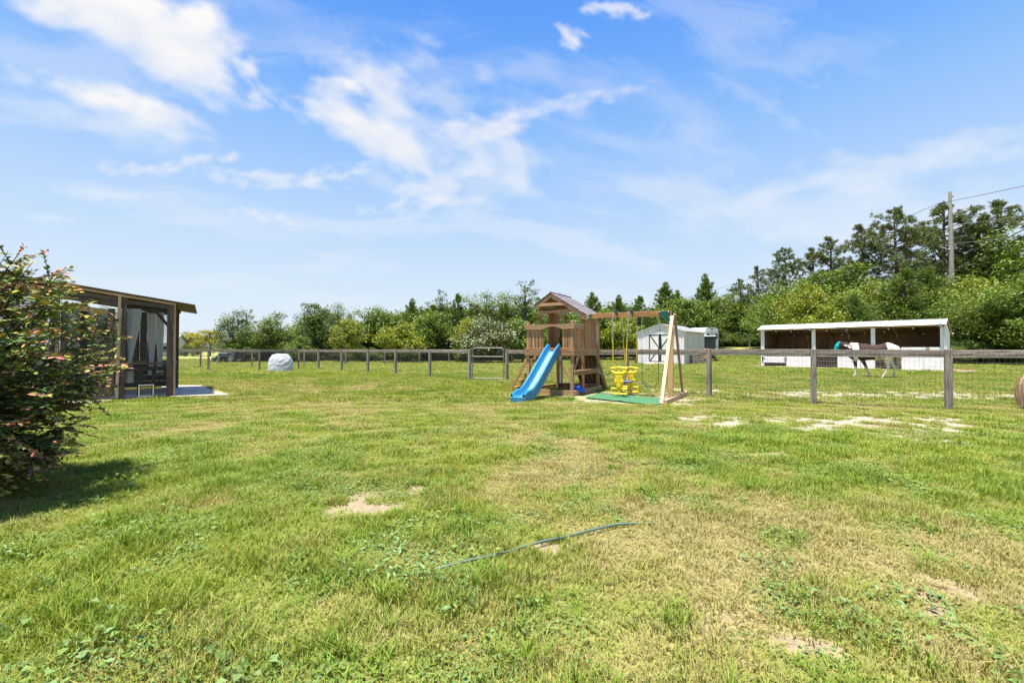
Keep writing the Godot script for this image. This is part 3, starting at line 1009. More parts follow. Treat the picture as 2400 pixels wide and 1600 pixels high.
	var q := [Vector2(1.93, 12.2), Vector2(2.55, 13.35), Vector2(4.12, 11.75), Vector2(3.28, 10.55)]
	var st := new_st()
	var prof := []
	for i in 25:
		var row := []
		for j in 25:
			var u := i / 24.0
			var v := j / 24.0
			var p: Vector2 = (q[0].lerp(q[1], v)).lerp(q[3].lerp(q[2], v), u)
			var e := n_fine.get_noise_2d(u * 4.0, v * 4.0) * 0.06
			if i == 0 or i == 24 or j == 0 or j == 24:
				p += Vector2(e, -e)
			row.append(Vector3(p.x, 0.022 + 0.016 * absf(n_fine.get_noise_2d(p.x * 2.0, p.y * 2.0)) + (0.012 if absf(u - 0.55 + e) < 0.03 else 0.0), -p.y))
		prof.append(row)
	var gm := StandardMaterial3D.new()
	gm.albedo_texture = grain_tex(95, Color(0.024, 0.12, 0.052), Color(0.036, 0.155, 0.07), 0.3, 0.03, 0.25, 256, Color(0.13, 0.20, 0.10), 0.36)
	gm.roughness = 0.95
	gm.uv1_triplanar = true
	gm.uv1_scale = Vector3(1.3, 1.3, 1.3)
	put(mat_n, "carpet", sweep(prof), gm)
	clear_zones.append([3.05, 11.95, 1.15, 1.0, deg_to_rad(-36)])

func slide(t: Node3D):
	# path of the bed in the (z, y) plane, from the deck to the run-out
	var path := [Vector2(-0.06, 1.255), Vector2(0.14, 1.25), Vector2(0.26, 1.20), Vector2(0.40, 1.09), Vector2(0.85, 0.745), Vector2(1.30, 0.40), Vector2(1.58, 0.215), Vector2(1.78, 0.145), Vector2(2.04, 0.125), Vector2(2.21, 0.115)]
	var c := Curve2D.new()
	for i in path.size():
		var d: Vector2 = (path[mini(i + 1, path.size() - 1)] - path[maxi(i - 1, 0)]) * 0.17
		c.add_point(path[i], -d, d)
	c.bake_interval = 0.03
	var rim := []
	var bed := []
	var n := 44
	var L := c.get_baked_length()
	for i in n + 1:
		var s := L * i / n
		var p := c.sample_baked(s)
		var q := c.sample_baked(minf(s + 0.02, L)) - c.sample_baked(maxf(s - 0.02, 0.0))
		q = q.normalized()
		var nrm := Vector2(-q.y, q.x)
		if nrm.y < 0:
			nrm = -nrm
		var wallh := 0.155 * smoothstep(-0.05, 0.12, s / L + 0.02) * (1.0 - 0.45 * smoothstep(0.9, 1.0, s / L))
		wallh = maxf(wallh, 0.05)
		if s / L < 0.1:
			wallh += 0.07 * sin(PI * clampf(s / L / 0.1, 0, 1))
		var w := 0.14
		var f := func(x: float, y: float) -> Vector3:
			var o := p + nrm * y
			return Vector3(-0.53 + x, o.y, o.x)
		# outer skirt up, over the rim, down the inner wall
		var left := [f.call(-w - 0.06, -0.09), f.call(-w - 0.066, -0.02), f.call(-w - 0.055, 0.0), f.call(-w - 0.052, wallh - 0.05), f.call(-w - 0.062, wallh - 0.02), f.call(-w - 0.05, wallh), f.call(-w - 0.03, wallh + 0.012), f.call(-w - 0.012, wallh), f.call(-w + 0.004, wallh - 0.04), f.call(-w + 0.015, 0.045), f.call(-w + 0.035, 0.012), f.call(-w + 0.06, 0.0)]
		var right := []
		for k in left.size():
			var v: Vector3 = left[left.size() - 1 - k]
			right.append(Vector3(-1.06 - v.x, v.y, v.z))
		rim.append([left, right])
		bed.append([f.call(-w + 0.06, 0.0), f.call(-0.045, -0.004), f.call(0.0, -0.006), f.call(0.045, -0.004), f.call(w - 0.06, 0.0)])
	var s0 := Node3D.new()
	s0.name = "slide"
	s0.set_meta("label", "blue plastic slide with moulded side walls")
	t.add_child(s0)
	for k in 2:
		var pr := []
		for r in rim:
			pr.append(r[k])
		put(s0, "side_wall", sweep(pr), M.slide)
	put(s0, "bed", sweep(bed), M.slide_bed)
	# front lip of the run-out
	board(s0, "lip", Vector3(-0.53 - 0.19, 0.075, 2.22), Vector3(-0.53 + 0.19, 0.075, 2.22), 0.13, 0.04, M.slide, Vector3.UP, 0.012)

func belt_swing(x: Transform3D, top: float, low: float, label: String):
	var t := thing("belt_swing", label, "swing", Vector3.ZERO, 0.0, "belt swings under the beam")
	t.transform = x
	var half := 0.225
	for s in [-1.0, 1.0]:
		var up := Vector3(s * half, top, 0)
		var end := Vector3(s * half * 0.98, low + 0.14, 0)
		put(t, "hook", tube([up + Vector3(0, 0.02, 0), up - Vector3(0, 0.05, 0)], 0.008, 6), M.steel)
		var cut := up.lerp(end, 0.48)
		chain(t, "chain", up - Vector3(0, 0.04, 0), cut, M.steel)
		put(t, "chain_sleeve", tube([cut, end], 0.008, 6), M.cord)
	var prof := []
	for i in 17:
		var u := i / 16.0 * 2.0 - 1.0
		var y := low + 0.145 * (u * u)
		var row := []
		var w := 0.065 * (1.0 - 0.35 * pow(absf(u), 6.0))
		for k in [[-1, 0.0], [-1, 0.012], [1, 0.012], [1, 0.0], [-1, 0.0]]:
			row.append(Vector3(u * half, y + k[1], k[0] * w))
		prof.append(row)
	put(t, "seat", sweep(prof, false), M.rubber)

func glider(x: Transform3D, top: float):
	var t := thing("glider_swing", "yellow plastic two-seat glider swing with blue seats", "swing")
	t.transform = x
	var white := func(_p: Vector3, _n: Vector3) -> Color: return Color.WHITE
	for s in [-1.0, 1.0]:
		var b := []
		var z: float = 0.0
		var y0 := 0.07 if s > 0 else 0.035
		var bar := func(xa, ya, xb, yb, ra, rb): b.append([Vector3(xa, ya + y0, z), Vector3(xb, yb + y0, z), ra, rb])
		for m in [-1.0, 1.0]:
			# handle loops
			bar.call(0.0, 0.745, m * 0.09, 0.735, 0.026, 0.026)
			bar.call(m * 0.09, 0.735, m * 0.185, 0.715, 0.026, 0.028)
			bar.call(m * 0.185, 0.715, m * 0.175, 0.63, 0.028, 0.028)
			bar.call(m * 0.175, 0.63, m * 0.06, 0.585, 0.03, 0.034)
			bar.call(m * 0.06, 0.585, 0.0, 0.60, 0.034, 0.034)
			bar.call(m * 0.14, 0.60, m * 0.06, 0.50, 0.03, 0.03)
			# body
			bar.call(m * 0.05, 0.50, m * 0.075, 0.36, 0.036, 0.04)
			bar.call(m * 0.075, 0.36, m * 0.04, 0.22, 0.04, 0.03)
			# foot rest loops
			bar.call(m * 0.03, 0.175, m * 0.18, 0.17, 0.024, 0.026)
			bar.call(m * 0.18, 0.17, m * 0.185, 0.03, 0.026, 0.026)
			bar.call(m * 0.185, 0.03, 0.0, 0.03, 0.026, 0.026)
		bar.call(0.0, 0.745, 0.0, 0.60, 0.026, 0.03)
		bar.call(0.0, 0.58, 0.0, 0.22, 0.045, 0.045)
		bar.call(0.0, 0.22, 0.0, 0.03, 0.032, 0.03)
		var o := put(t, "seat_frame", blend_mesh(b, 0.0115, white, 0.02), M.yellow)
		o.position = Vector3(-0.01, 0, s * 0.57)
		o.scale = Vector3(1.1, 1.0, 1.1)
		for m in [-0.22, 0.22]:
			var up := Vector3(m, top, s * 0.42)
			var end := Vector3(m * 0.80, 0.72 + y0, s * 0.57)
			var cut := up.lerp(end, 0.50)
			chain(t, "chain", up, cut, M.steel)
			put(t, "chain_sleeve", tube([cut, end], 0.010, 6), M.yellow)
		put(t, "seat", cbox(Vector3(0.30, 0.045, 0.20), 0.015), M.navy, Transform3D(Basis(Vector3.RIGHT, -0.1 * s), Vector3(0, 0.40, s * 0.20)))
	put(t, "connecting_bar", tube([Vector3(0, 0.36, -0.57), Vector3(0, 0.36, 0.57)], 0.028, 8), M.navy)
	put(t, "connecting_bar", tube([Vector3(0, 0.12, -0.57), Vector3(0, 0.12, 0.57)], 0.02, 8), M.navy)

# ---------------------------------------------------------------- screened gazebo
func curtain(parent: Node, x: float, z: float, top: float, knot: float, low: float, w0: float, w1: float, shift: float, sd: float):
	var prof := []
	var n := 36
	for i in n + 1:
		var y := lerpf(top, low, i / float(n))
		var u := (top - y) / (top - knot)
		var w := lerpf(w0, w1, smoothstep(0.15, 1.0, u)) if u <= 1.0 else w1 * (1.0 + (u - 1.0) * 1.5)
		var ball := exp(-pow((y - knot) / 0.07, 2.0))
		w *= 1.0 - 0.25 * ball
		var row := []
		for k in 33:
			var a := k / 32.0 * TAU
			var fold := 1.0 + 0.18 * sin(a * 7.0 + sd + y * 0.8) * (1.0 - 0.5 * ball)
			var dep := 0.045 + 0.035 * ball
			row.append(Vector3(x + shift * clampf(u, 0, 1) + cos(a) * w * 0.5 * (0.9 + 0.1 * fold), y, z + sin(a) * dep * fold))
		prof.append(row)
	var m := plain(0.84, 0.85, 0.88, 0.95)
	m.cull_mode = BaseMaterial3D.CULL_DISABLED
	m.backlight_enabled = true
	m.backlight = Color(0.5, 0.5, 0.5)
	put(parent, "curtain", sweep(prof), m)

func gazebo():
	var t := thing("screened_gazebo", "dark wooden screened gazebo with sloping flat roof and white curtains", "gazebo", at(-9.28, 12.43), deg_to_rad(33.9))
	var top := func(x: float) -> float: return 2.60 - x * 0.152
	var D := -3.1
	var XL := -4.3
	# slab and step
	var con := StandardMaterial3D.new()
	con.albedo_texture = grain_tex(97, Color(0.50, 0.465, 0.42), Color(0.40, 0.365, 0.32), 0.12, 0.02, 0.2, 256, Color(0.32, 0.25, 0.18), 0.34)
	con.roughness = 0.9
	con.uv1_triplanar = true
	con.uv1_scale = Vector3(0.6, 0.6, 0.6)
	M.concrete = con
	put(t, "floor_slab", cbox(Vector3(4.3, 0.08, 3.0), 0.01), con, Transform3D(Basis.IDENTITY, Vector3(-2.19, 0.0, -1.62)))
	put(t, "door_step", cbox(Vector3(1.25, 0.06, 0.55), 0.01), con, Transform3D(Basis.IDENTITY, Vector3(-1.85, 0.0, 0.36)))
	# corner post: a dark post with a fresh board nailed to its face
	for p in [[0.0, 0.0], [0.0, D], [XL, 0.0], [XL, D], [-2.25, D]]:
		board(t, "post", Vector3(p[0] - 0.05, 0.05, p[1]), Vector3(p[0] - 0.05, top.call(p[0]) - 0.03, p[1]), 0.14, 0.12, M.dark, Vector3.RIGHT, 0.006)
	board(t, "corner_trim", Vector3(0.055, 0.0, 0.0), Vector3(0.045, top.call(0.0) - 0.02, 0.0), 0.045, 0.14, M.redlumber, Vector3.RIGHT)
	# door frame posts
	board(t, "door_post", Vector3(-1.13, 0.05, 0.035), Vector3(-1.10, top.call(-1.1) - 0.02, 0.035), 0.062, 0.09, M.lumber, Vector3.RIGHT)
	board(t, "door_post", Vector3(-1.04, 0.05, 0.0), Vector3(-1.01, top.call(-1.0) - 0.1, 0.0), 0.10, 0.07, M.dark, Vector3.RIGHT)
	board(t, "door_post", Vector3(-2.27, 0.05, 0.035), Vector3(-2.25, top.call(-2.2) - 0.02, 0.035), 0.055, 0.09, M.lumber, Vector3.RIGHT)
	board(t, "door_post", Vector3(-2.36, 0.05, 0.0), Vector3(-2.34, top.call(-2.3) - 0.02, 0.0), 0.11, 0.08, M.dark, Vector3.RIGHT)
	# roof: boarded deck, fascia, rafters
	for z in [0.06, -1.05, -2.1, D]:
		board(t, "rafter", Vector3(XL - 0.2, top.call(XL - 0.2) - 0.06, z), Vector3(0.06, top.call(0.06) - 0.06, z), 0.06 if z > 0.0 else 0.10, 0.045, M.lumber if z > 0.0 else M.dark)
	for i in 9:
		var z := -0.08 - i * 0.41
		board(t, "roof_board", Vector3(XL - 0.4, top.call(XL - 0.4) + 0.012, z), Vector3(0.50, top.call(0.50) + 0.012, z), 0.405, 0.022, M.roofboard, Vector3.FORWARD)
	# upper beams between the posts
	board(t, "header", Vector3(-2.2, top.call(-2.2) - 0.19, 0.0), Vector3(-1.14, top.call(-1.14) - 0.17, 0.0), 0.12, 0.05, M.dark)
	board(t, "header", Vector3(-2.2, top.call(-2.2) - 0.33, 0.01), Vector3(-1.14, top.call(-1.14) - 0.29, 0.01), 0.11, 0.04, M.dark)
	board(t, "header", Vector3(-0.98, top.call(-0.98) - 0.20, 0.01), Vector3(-0.1, top.call(-0.1) - 0.16, 0.01), 0.10, 0.05, M.dark)
	board(t, "header", Vector3(XL, top.call(XL) - 0.22, 0.0), Vector3(-2.4, top.call(-2.4) - 0.22, 0.0), 0.14, 0.05, M.play)
	board(t, "header", Vector3(XL, top.call(XL) - 0.15, D), Vector3(-0.1, top.call(-0.1) - 0.15, D), 0.14, 0.05, M.dark)
	board(t, "header", Vector3(-0.05, top.call(0) - 0.15, 0.0), Vector3(-0.05, top.call(0) - 0.15, D), 0.12, 0.05, M.dark)
	board(t, "curtain_rod", Vector3(-0.98, 2.44, -0.14), Vector3(-0.1, 2.38, -0.14), 0.02, 0.02, M.charcoal)
	board(t, "knee_brace", Vector3(-0.10, 1.95, -0.03), Vector3(-0.42, 2.40, -0.03), 0.07, 0.04, M.dark, Vector3.RIGHT)
	# sill rails and balusters
	board(t, "sill_rail", Vector3(-1.0, 0.93, 0.0), Vector3(-0.1, 0.93, 0.0), 0.05, 0.09, M.dark)
	board(t, "sill_rail", Vector3(-1.0, 0.80, 0.0), Vector3(-0.1, 0.80, 0.0), 0.11, 0.04, M.dark)
	for x in [-0.70, -0.40]:
		board(t, "stud", Vector3(x, 0.07, 0.0), Vector3(x, 0.76, 0.0), 0.06, 0.04, M.dark, Vector3.RIGHT)
	board(t, "sill_rail", Vector3(XL, 0.92, D), Vector3(-0.1, 0.92, D), 0.05, 0.10, M.dark)
	board(t, "sill_rail", Vector3(-0.05, 0.92, 0.0), Vector3(-0.05, 0.92, D), 0.05, 0.10, M.dark)
	board(t, "floor_rail", Vector3(XL, 0.16, D), Vector3(-0.1, 0.16, D), 0.09, 0.05, M.dark)
	board(t, "floor_rail", Vector3(-0.05, 0.16, -0.1), Vector3(-0.05, 0.16, D), 0.09, 0.05, M.dark)
	for i in 28:
		var x := -0.2 - i * 0.145
		board(t, "baluster", Vector3(x, 0.16, D), Vector3(x, 0.90, D), 0.04, 0.04, M.dark, Vector3.RIGHT)
	for i in 20:
		var z := -0.18 - i * 0.145
		board(t, "baluster", Vector3(-0.05, 0.16, z), Vector3(-0.05, 0.90, z), 0.04, 0.04, M.dark, Vector3.RIGHT)
	# screen cloth
	var scr := StandardMaterial3D.new()
	scr.albedo_color = Color(0.20, 0.19, 0.19, 0.26)
	scr.transparency = BaseMaterial3D.TRANSPARENCY_ALPHA
	scr.roughness = 0.9
	scr.cull_mode = BaseMaterial3D.CULL_DISABLED
	put(t, "screen", cbox(Vector3(0.90, 2.28, 0.003), 0.0005), scr, Transform3D(Basis.IDENTITY, Vector3(-0.55, 1.26, 0.028)))
	put(t, "screen", cbox(Vector3(1.85, 2.5, 0.003), 0.0005), scr, Transform3D(Basis.IDENTITY, Vector3(-3.32, 1.38, 0.028)))
	# door leaf
	var door := Node3D.new()
	door.name = "screen_door"
	t.add_child(door)
	door.position = Vector3(-1.18, 0, 0.02)
	board(door, "stile", Vector3(-0.08, 0.1, 0), Vector3(-0.08, 2.36, 0), 0.13, 0.045, M.dark, Vector3.RIGHT)
	board(door, "stile", Vector3(-0.96, 0.1, 0), Vector3(-0.96, 2.44, 0), 0.13, 0.045, M.dark, Vector3.RIGHT)
	board(door, "door_rail", Vector3(-0.90, 2.36, 0.001), Vector3(-0.14, 2.27, 0.001), 0.12, 0.042, M.play_grey)
	board(door, "door_rail", Vector3(-0.90, 1.12, 0.001), Vector3(-0.14, 1.12, 0.001), 0.10, 0.042, M.dark)
	board(door, "kick_board", Vector3(-0.90, 0.21, 0.001), Vector3(-0.14, 0.21, 0.001), 0.26, 0.042, M.dark)
	var scr2: StandardMaterial3D = scr.duplicate()
	scr2.albedo_color = Color(0.15, 0.145, 0.145, 0.52)
	put(door, "screen", cbox(Vector3(0.78, 2.0, 0.003), 0.0005), scr2, Transform3D(Basis.IDENTITY, Vector3(-0.52, 1.30, -0.012)))
	for y in [2.06, 0.36]:
		put(door, "hinge", cbox(Vector3(0.15, 0.055, 0.012)), M.black, Transform3D(Basis.IDENTITY, Vector3(-0.005, y, 0.07)))
		put(door, "hinge", cbox(Vector3(0.03, 0.11, 0.018)), M.black, Transform3D(Basis.IDENTITY, Vector3(0.0, y, 0.075)))
	# dark boards added at the back for the dimness between the curtains
	for i in 5:
		board(t, "added_back_board", Vector3(-0.52 - i * 0.185, 0.95, D + 0.03), Vector3(-0.52 - i * 0.185, 2.5, D + 0.03), 0.178, 0.02, M.dark, Vector3.RIGHT)
	for i in 4:  # dark rows added so the lower half looks shadowed inside
		board(t, "added_shade_board", Vector3(XL, 0.20 + i * 0.19, D - 0.06), Vector3(-0.12, 0.20 + i * 0.19, D - 0.06), 0.18, 0.018, M.dark)
	# dog flap
	for e in [[-0.70, 0.06, -0.38, 0.06], [-0.70, 0.36, -0.38, 0.36]]:
		board(t, "flap_frame", Vector3(e[0], e[1], 0.055), Vector3(e[2], e[3], 0.055), 0.028, 0.04, M.cream)
	for x in [-0.688, -0.392]:
		board(t, "flap_frame", Vector3(x, 0.074, 0.055), Vector3(x, 0.346, 0.055), 0.026, 0.038, M.cream, Vector3.RIGHT)
	put(t, "latch_hook", tube([Vector3(0.08, 0.50, 0.02), Vector3(0.12, 0.52, 0.02), Vector3(0.125, 0.46, 0.02), Vector3(0.10, 0.38, 0.02)], 0.008, 6), M.black)
	# curtains tied in knots
	curtain(t, -0.82, -0.14, 2.38, 1.02, 0.42, 0.30, 0.11, -0.08, 0.3)
	curtain(t, -0.46, -0.42, 2.30, 0.98, 0.62, 0.24, 0.10, -0.02, 1.7)
	curtain(t, -0.30, -0.30, 2.32, 1.00, 0.66, 0.19, 0.12, 0.02, 2.9)
	curtain(t, -2.62, -0.12, 2.86, 1.10, 0.5, 0.34, 0.12, 0.04, 3.3)
	curtain(t, -3.1, -0.12, 2.90, 1.10, 0.5, 0.3, 0.12, 0.04, 4.3)
	clear_zones.append([-11.93, 12.52, 2.15, 1.55, deg_to_rad(33.9)])
	# paved pad beside it
	var pad := thing("concrete_pad", "pale concrete slab on the grass beside the gazebo", "slab")
	var poly := PackedVector2Array([Vector2(-9.15, 12.25), Vector2(-7.9, 12.75), Vector2(-9.0, 13.75), Vector2(-10.9, 16.0), Vector2(-12.4, 16.2), Vector2(-10.6, 13.6)])
	put(pad, "slab", slab_mesh(poly, 0.08), con, Transform3D(Basis(Vector3(1, 0, 0), Vector3(0, 0, -1), Vector3(0, 1, 0)), Vector3(0, 0.005, 0)))
	clear_zones.append([-10.1, 14.2, 0.75, 1.7, deg_to_rad(45)])

# ---------------------------------------------------------------- stable
func stable():
	var t := thing("horse_stable", "long white run-in stable with three open bays and brown inside walls", "stable", at(19.1, 34.7), deg_to_rad(-48.2))
	var W := 10.06
	var D := -3.2
	var bays := [0.0, 3.35, 6.70, W]
	var front := 2.72
	# posts
	for i in 4:
		var x: float = bays[i]
		board(t, "post", Vector3(x, -0.05, -0.08), Vector3(x, front, -0.08), 0.22 if i < 3 else 0.30, 0.16, M.white, Vector3.RIGHT, 0.008)
		board(t, "back_post", Vector3(x, -0.05, D + 0.1), Vector3(x, 2.2, D + 0.1), 0.12, 0.12, M.barn, Vector3.RIGHT)
	# walls of planks
	for i in 40:
		var x := 0.13 + i * 0.2515
		board(t, "wall_plank", Vector3(x, 0.0, D), Vector3(x, 2.30, D), 0.243, 0.03, M.barn, Vector3.RIGHT)
	for i in 10:
		var y := 0.13 + i * 0.232
		if y < 2.3:
			board(t, "wall_plank", Vector3(0.05, y, -0.2), Vector3(0.05, y, D), 0.225, 0.028, M.barn)
			board(t, "wall_plank", Vector3(W - 0.05, y, -0.2), Vector3(W - 0.05, y, D), 0.225, 0.028, M.barn)
	# inner divisions
	for x in [3.35, 6.70]:
		for i in 3:
			board(t, "stall_plank", Vector3(x, 0.3 + i * 0.5, -1.6), Vector3(x, 0.3 + i * 0.5, D + 0.1), 0.2, 0.03, M.barn)
	for y in [0.75, 2.1]:
		board(t, "wall_girt", Vector3(0.1, y, D + 0.06), Vector3(W - 0.1, y, D + 0.06), 0.12, 0.05, M.barn)
	# white outside cladding of both ends, cut to the roof line
	for x in [-0.02, W + 0.03]:
		var poly := PackedVector2Array([Vector2(0.0, 0.02), Vector2(0.0, 2.92), Vector2(-0.75, 3.13), Vector2(D, 2.32), Vector2(D, 0.02)])
		put(t, "end_wall", slab_mesh(poly, 0.03), M.white[0], Transform3D(Basis(Vector3(0, 0, 1), Vector3.UP, Vector3(-1, 0, 0)), Vector3(x, 0, 0)))
		put(t, "end_lining", slab_mesh(PackedVector2Array([Vector2(-0.16, 0.02), Vector2(-0.16, 2.84), Vector2(-0.75, 3.05), Vector2(D + 0.04, 2.24), Vector2(D + 0.04, 0.02)]), 0.02), M.barn[1], Transform3D(Basis(Vector3(0, 0, 1), Vector3.UP, Vector3(-1, 0, 0)), Vector3(0.012 if x < 1.0 else W - 0.012, 0, 0)))
		board(t, "end_trim", Vector3(x + 0.02 * signf(x), 0.0, 0.02), Vector3(x + 0.02 * signf(x), 2.9, 0.02), 0.10, 0.035, M.white, Vector3.BACK)
	# eave beam, roof
	board(t, "eave_beam", Vector3(-0.2, front + 0.055, -0.03), Vector3(W + 0.1, front + 0.055, -0.03), 0.13, 0.06, M.lumber)
	var roofm := timber(77, Color(0.80, 0.81, 0.83), Color(0.70, 0.715, 0.74), 0.05, 0.4, Color(0.62, 0.62, 0.62), 0.3, 0.06)
	var seams := [-0.3, 2.15, 4.75, 7.45, W + 0.15]
	for i in 4:
		var a: float = seams[i] + 0.012
		var b: float = seams[i + 1] - 0.012
		var m: Material = roofm[i]
		var dip := 0.012 * (i % 2)
		# short front slope, then the long slope to the back
		board(t, "roof_panel", Vector3(a, 2.985 - dip, -0.25), Vector3(b, 2.985 - dip, -0.25), 1.06, 0.02, m, Vector3(0, 0.34, -1.0))
		board(t, "roof_panel", Vector3(a, 2.74, -2.06), Vector3(b, 2.74, -2.06), 2.75, 0.02, m, Vector3(0, 0.325, 1.0))
	for i in 4:
		board(t, "roof_sheathing", Vector3(seams[i] + 0.02, 2.94, -0.30), Vector3(seams[i + 1] - 0.02, 2.94, -0.30), 0.86, 0.016, M.barn, Vector3(0, 0.34, -1.0))
		board(t, "roof_sheathing", Vector3(seams[i] + 0.02, 2.70, -2.05), Vector3(seams[i + 1] - 0.02, 2.70, -2.05), 2.6, 0.016, M.barn, Vector3(0, 0.325, 1.0))
	for i in 9:
		var x := 0.3 + i * 1.18
		board(t, "rafter", Vector3(x, 2.72, -0.1), Vector3(x, 2.98, -0.75), 0.10, 0.04, M.barn)
		board(t, "rafter", Vector3(x, 2.98, -0.75), Vector3(x, 2.24, D), 0.10, 0.04, M.barn)
	board(t, "ridge_flashing", Vector3(-0.3, 3.175, -0.75), Vector3(W + 0.15, 3.175, -0.75), 0.12, 0.012, roofm[0], Vector3.FORWARD)
	board(t, "downpipe", Vector3(W + 0.05, 2.35, D - 0.02), Vector3(W + 0.22, 2.33, D - 0.05), 0.07, 0.07, M.white)
	# left bay: a hinged white board over a gap, then a boarded half wall
	var z := 0.03
	for y in [0.44, 0.68]:
		board(t, "gate_board", Vector3(0.12, y, z), Vector3(1.60, y, z), 0.225, 0.03, M.white)
	for i in 4:
		board(t, "half_wall_board", Vector3(1.62, 0.10 + i * 0.205, z + 0.01), Vector3(3.26, 0.10 + i * 0.205, z + 0.01), 0.201, 0.03, M.white)
	put(t, "gate_latch", cbox(Vector3(0.10, 0.36, 0.02)), M.black, Transform3D(Basis.IDENTITY, Vector3(0.0, 0.60, 0.02)))
	for y in [0.70, 0.50]:
		var hp := PackedVector2Array([Vector2(-0.14, 0.0), Vector2(0.05, 0.06), Vector2(0.05, -0.06)])
		put(t, "strap_hinge", slab_mesh(hp, 0.012), M.black, Transform3D(Basis.IDENTITY, Vector3(1.60, y, z + 0.035)))
	put(t, "strap_hinge", slab_mesh(PackedVector2Array([Vector2(0.14, 0.0), Vector2(-0.05, 0.05), Vector2(-0.05, -0.05)]), 0.012), M.black, Transform3D(Basis.IDENTITY, Vector3(0.10, 0.66, z + 0.035)))
	# middle bay: two white panels
	for i in 4:
		board(t, "half_wall_board", Vector3(4.76, 0.11 + i * 0.21, z), Vector3(6.05, 0.11 + i * 0.21, z), 0.208, 0.03, M.white)
		board(t, "half_wall_board", Vector3(6.07, 0.11 + i * 0.21, z), Vector3(6.80, 0.11 + i * 0.21, z), 0.208, 0.03, M.white)
	# right bay: taller half wall
	for i in 7:
		board(t, "half_wall_board", Vector3(8.12, 0.10 + i * 0.206, z), Vector3(9.12, 0.10 + i * 0.206, z), 0.2045, 0.03, M.white)
		board(t, "half_wall_board", Vector3(9.13, 0.10 + i * 0.206, z - 0.01), Vector3(9.95, 0.10 + i * 0.206, z - 0.01), 0.2045, 0.03, M.white)
	var ring := []
	for i in 13:
		ring.append(Vector3(9.35 + 0.075 * cos(TAU * i / 12.0), 1.37 + 0.075 * sin(TAU * i / 12.0), 0.06))
	put(t, "tie_ring", tube(ring, 0.014, 6), M.black)
	# wire panels behind the gaps
	for p in [[0.15, 1.6, 0.34], [3.5, 4.72, 0.86], [6.9, 8.08, 0.86]]:
		var st := new_st()
		var n := int((p[1] - p[0]) / 0.15)
		for i in n + 1:
			var x := lerpf(p[0], p[1], i / float(n))
			st_wire(st, Vector3(x, 0.02, -0.02), Vector3(x, p[2], -0.02), 0.004)
		var y := 0.05
		while y < p[2]:
			st_wire(st, Vector3(p[0], y, -0.02), Vector3(p[1], y, -0.02), 0.004)
			y += 0.15
		var o := put(t, "wire_panel", st.commit(), M.wire_pale)
		o.set_meta("kind", "stuff")
	# lamps under the eave and a string of small white bulbs
	for x in [3.18, W - 0.12]:
		var lamp := Node3D.new()
		lamp.name = "eave_lamp"
		t.add_child(lamp, true)
		lamp.position = Vector3(x, 2.80, 0.10)
		put(lamp, "arm", tube([Vector3(0, 0.22, -0.05), Vector3(0, 0.12, 0.03), Vector3(0, 0.05, 0.05)], 0.018, 6), M.black)
		var cone := CylinderMesh.new()
		cone.top_radius = 0.05
		cone.bottom_radius = 0.17
		cone.height = 0.16
		cone.cap_bottom = false
		put(lamp, "shade", cone, M.lampblue, Transform3D(Basis(Vector3.RIGHT, 0.25), Vector3(0, -0.02, 0.07)))
		var glass := SphereMesh.new()
		glass.radius = 0.05
		glass.height = 0.1
		put(lamp, "bulb", glass, M.white[1], Transform3D(Basis.IDENTITY, Vector3(0, -0.08, 0.08)))
	var bulb := SphereMesh.new()
	bulb.radius = 0.035
	bulb.height = 0.09
	bulb.radial_segments = 8
	bulb.rings = 4
	for p in [[0.95, 2.63, 0.0], [1.95, 2.62, 0.0], [4.15, 2.62, 0.0], [5.3, 2.63, 0.0], [7.5, 2.62, 0.0], [8.7, 2.62, 0.0], [1.7, 2.35, -1.5], [4.7, 2.35, -1.5], [6.0, 2.4, -1.5], [7.1, 2.45, -1.2], [9.0, 2.3, -1.6]]:
		put(t, "string_bulb", bulb, M.white[0], Transform3D(Basis.IDENTITY, Vector3(p[0], p[1], p[2])))
	var cord := []
	for i in 21:
		var u := i / 20.0
		cord.append(Vector3(lerpf(3.6, 6.6, u), 2.66 - 0.12 * sin(PI * u), -0.05))
	put(t, "light_cord", tube(cord, 0.008, 4), M.lumber[0])
	clear_zones.append([23.6, 32.3, 5.0, 1.8, deg_to_rad(-48.2)])

# ---------------------------------------------------------------- white shed
func ribbed(poly: PackedVector2Array, step: float, t: float) -> ArrayMesh:
	# a wall of upright panels with open grooves between them, on a recessed backing
	var st := new_st()
	st.append_from(slab_mesh(poly, t * 0.5), 0, Transform3D(Basis.IDENTITY, Vector3(0, 0, -t * 0.55)))
	var lo := poly[0].x
	var hi := poly[0].x
	for p in poly:
		lo = minf(lo, p.x)
		hi = maxf(hi, p.x)
	var x := lo
	while x < hi - 0.02:
		var strip := PackedVector2Array([Vector2(x, -1), Vector2(minf(x + step - 0.022, hi), -1), Vector2(minf(x + step - 0.022, hi), 9), Vector2(x, 9)])
		for q in Geometry2D.intersect_polygons(poly, strip):
			st.append_from(slab_mesh(q, t), 0, Transform3D.IDENTITY)
		x += step
	return st.commit()

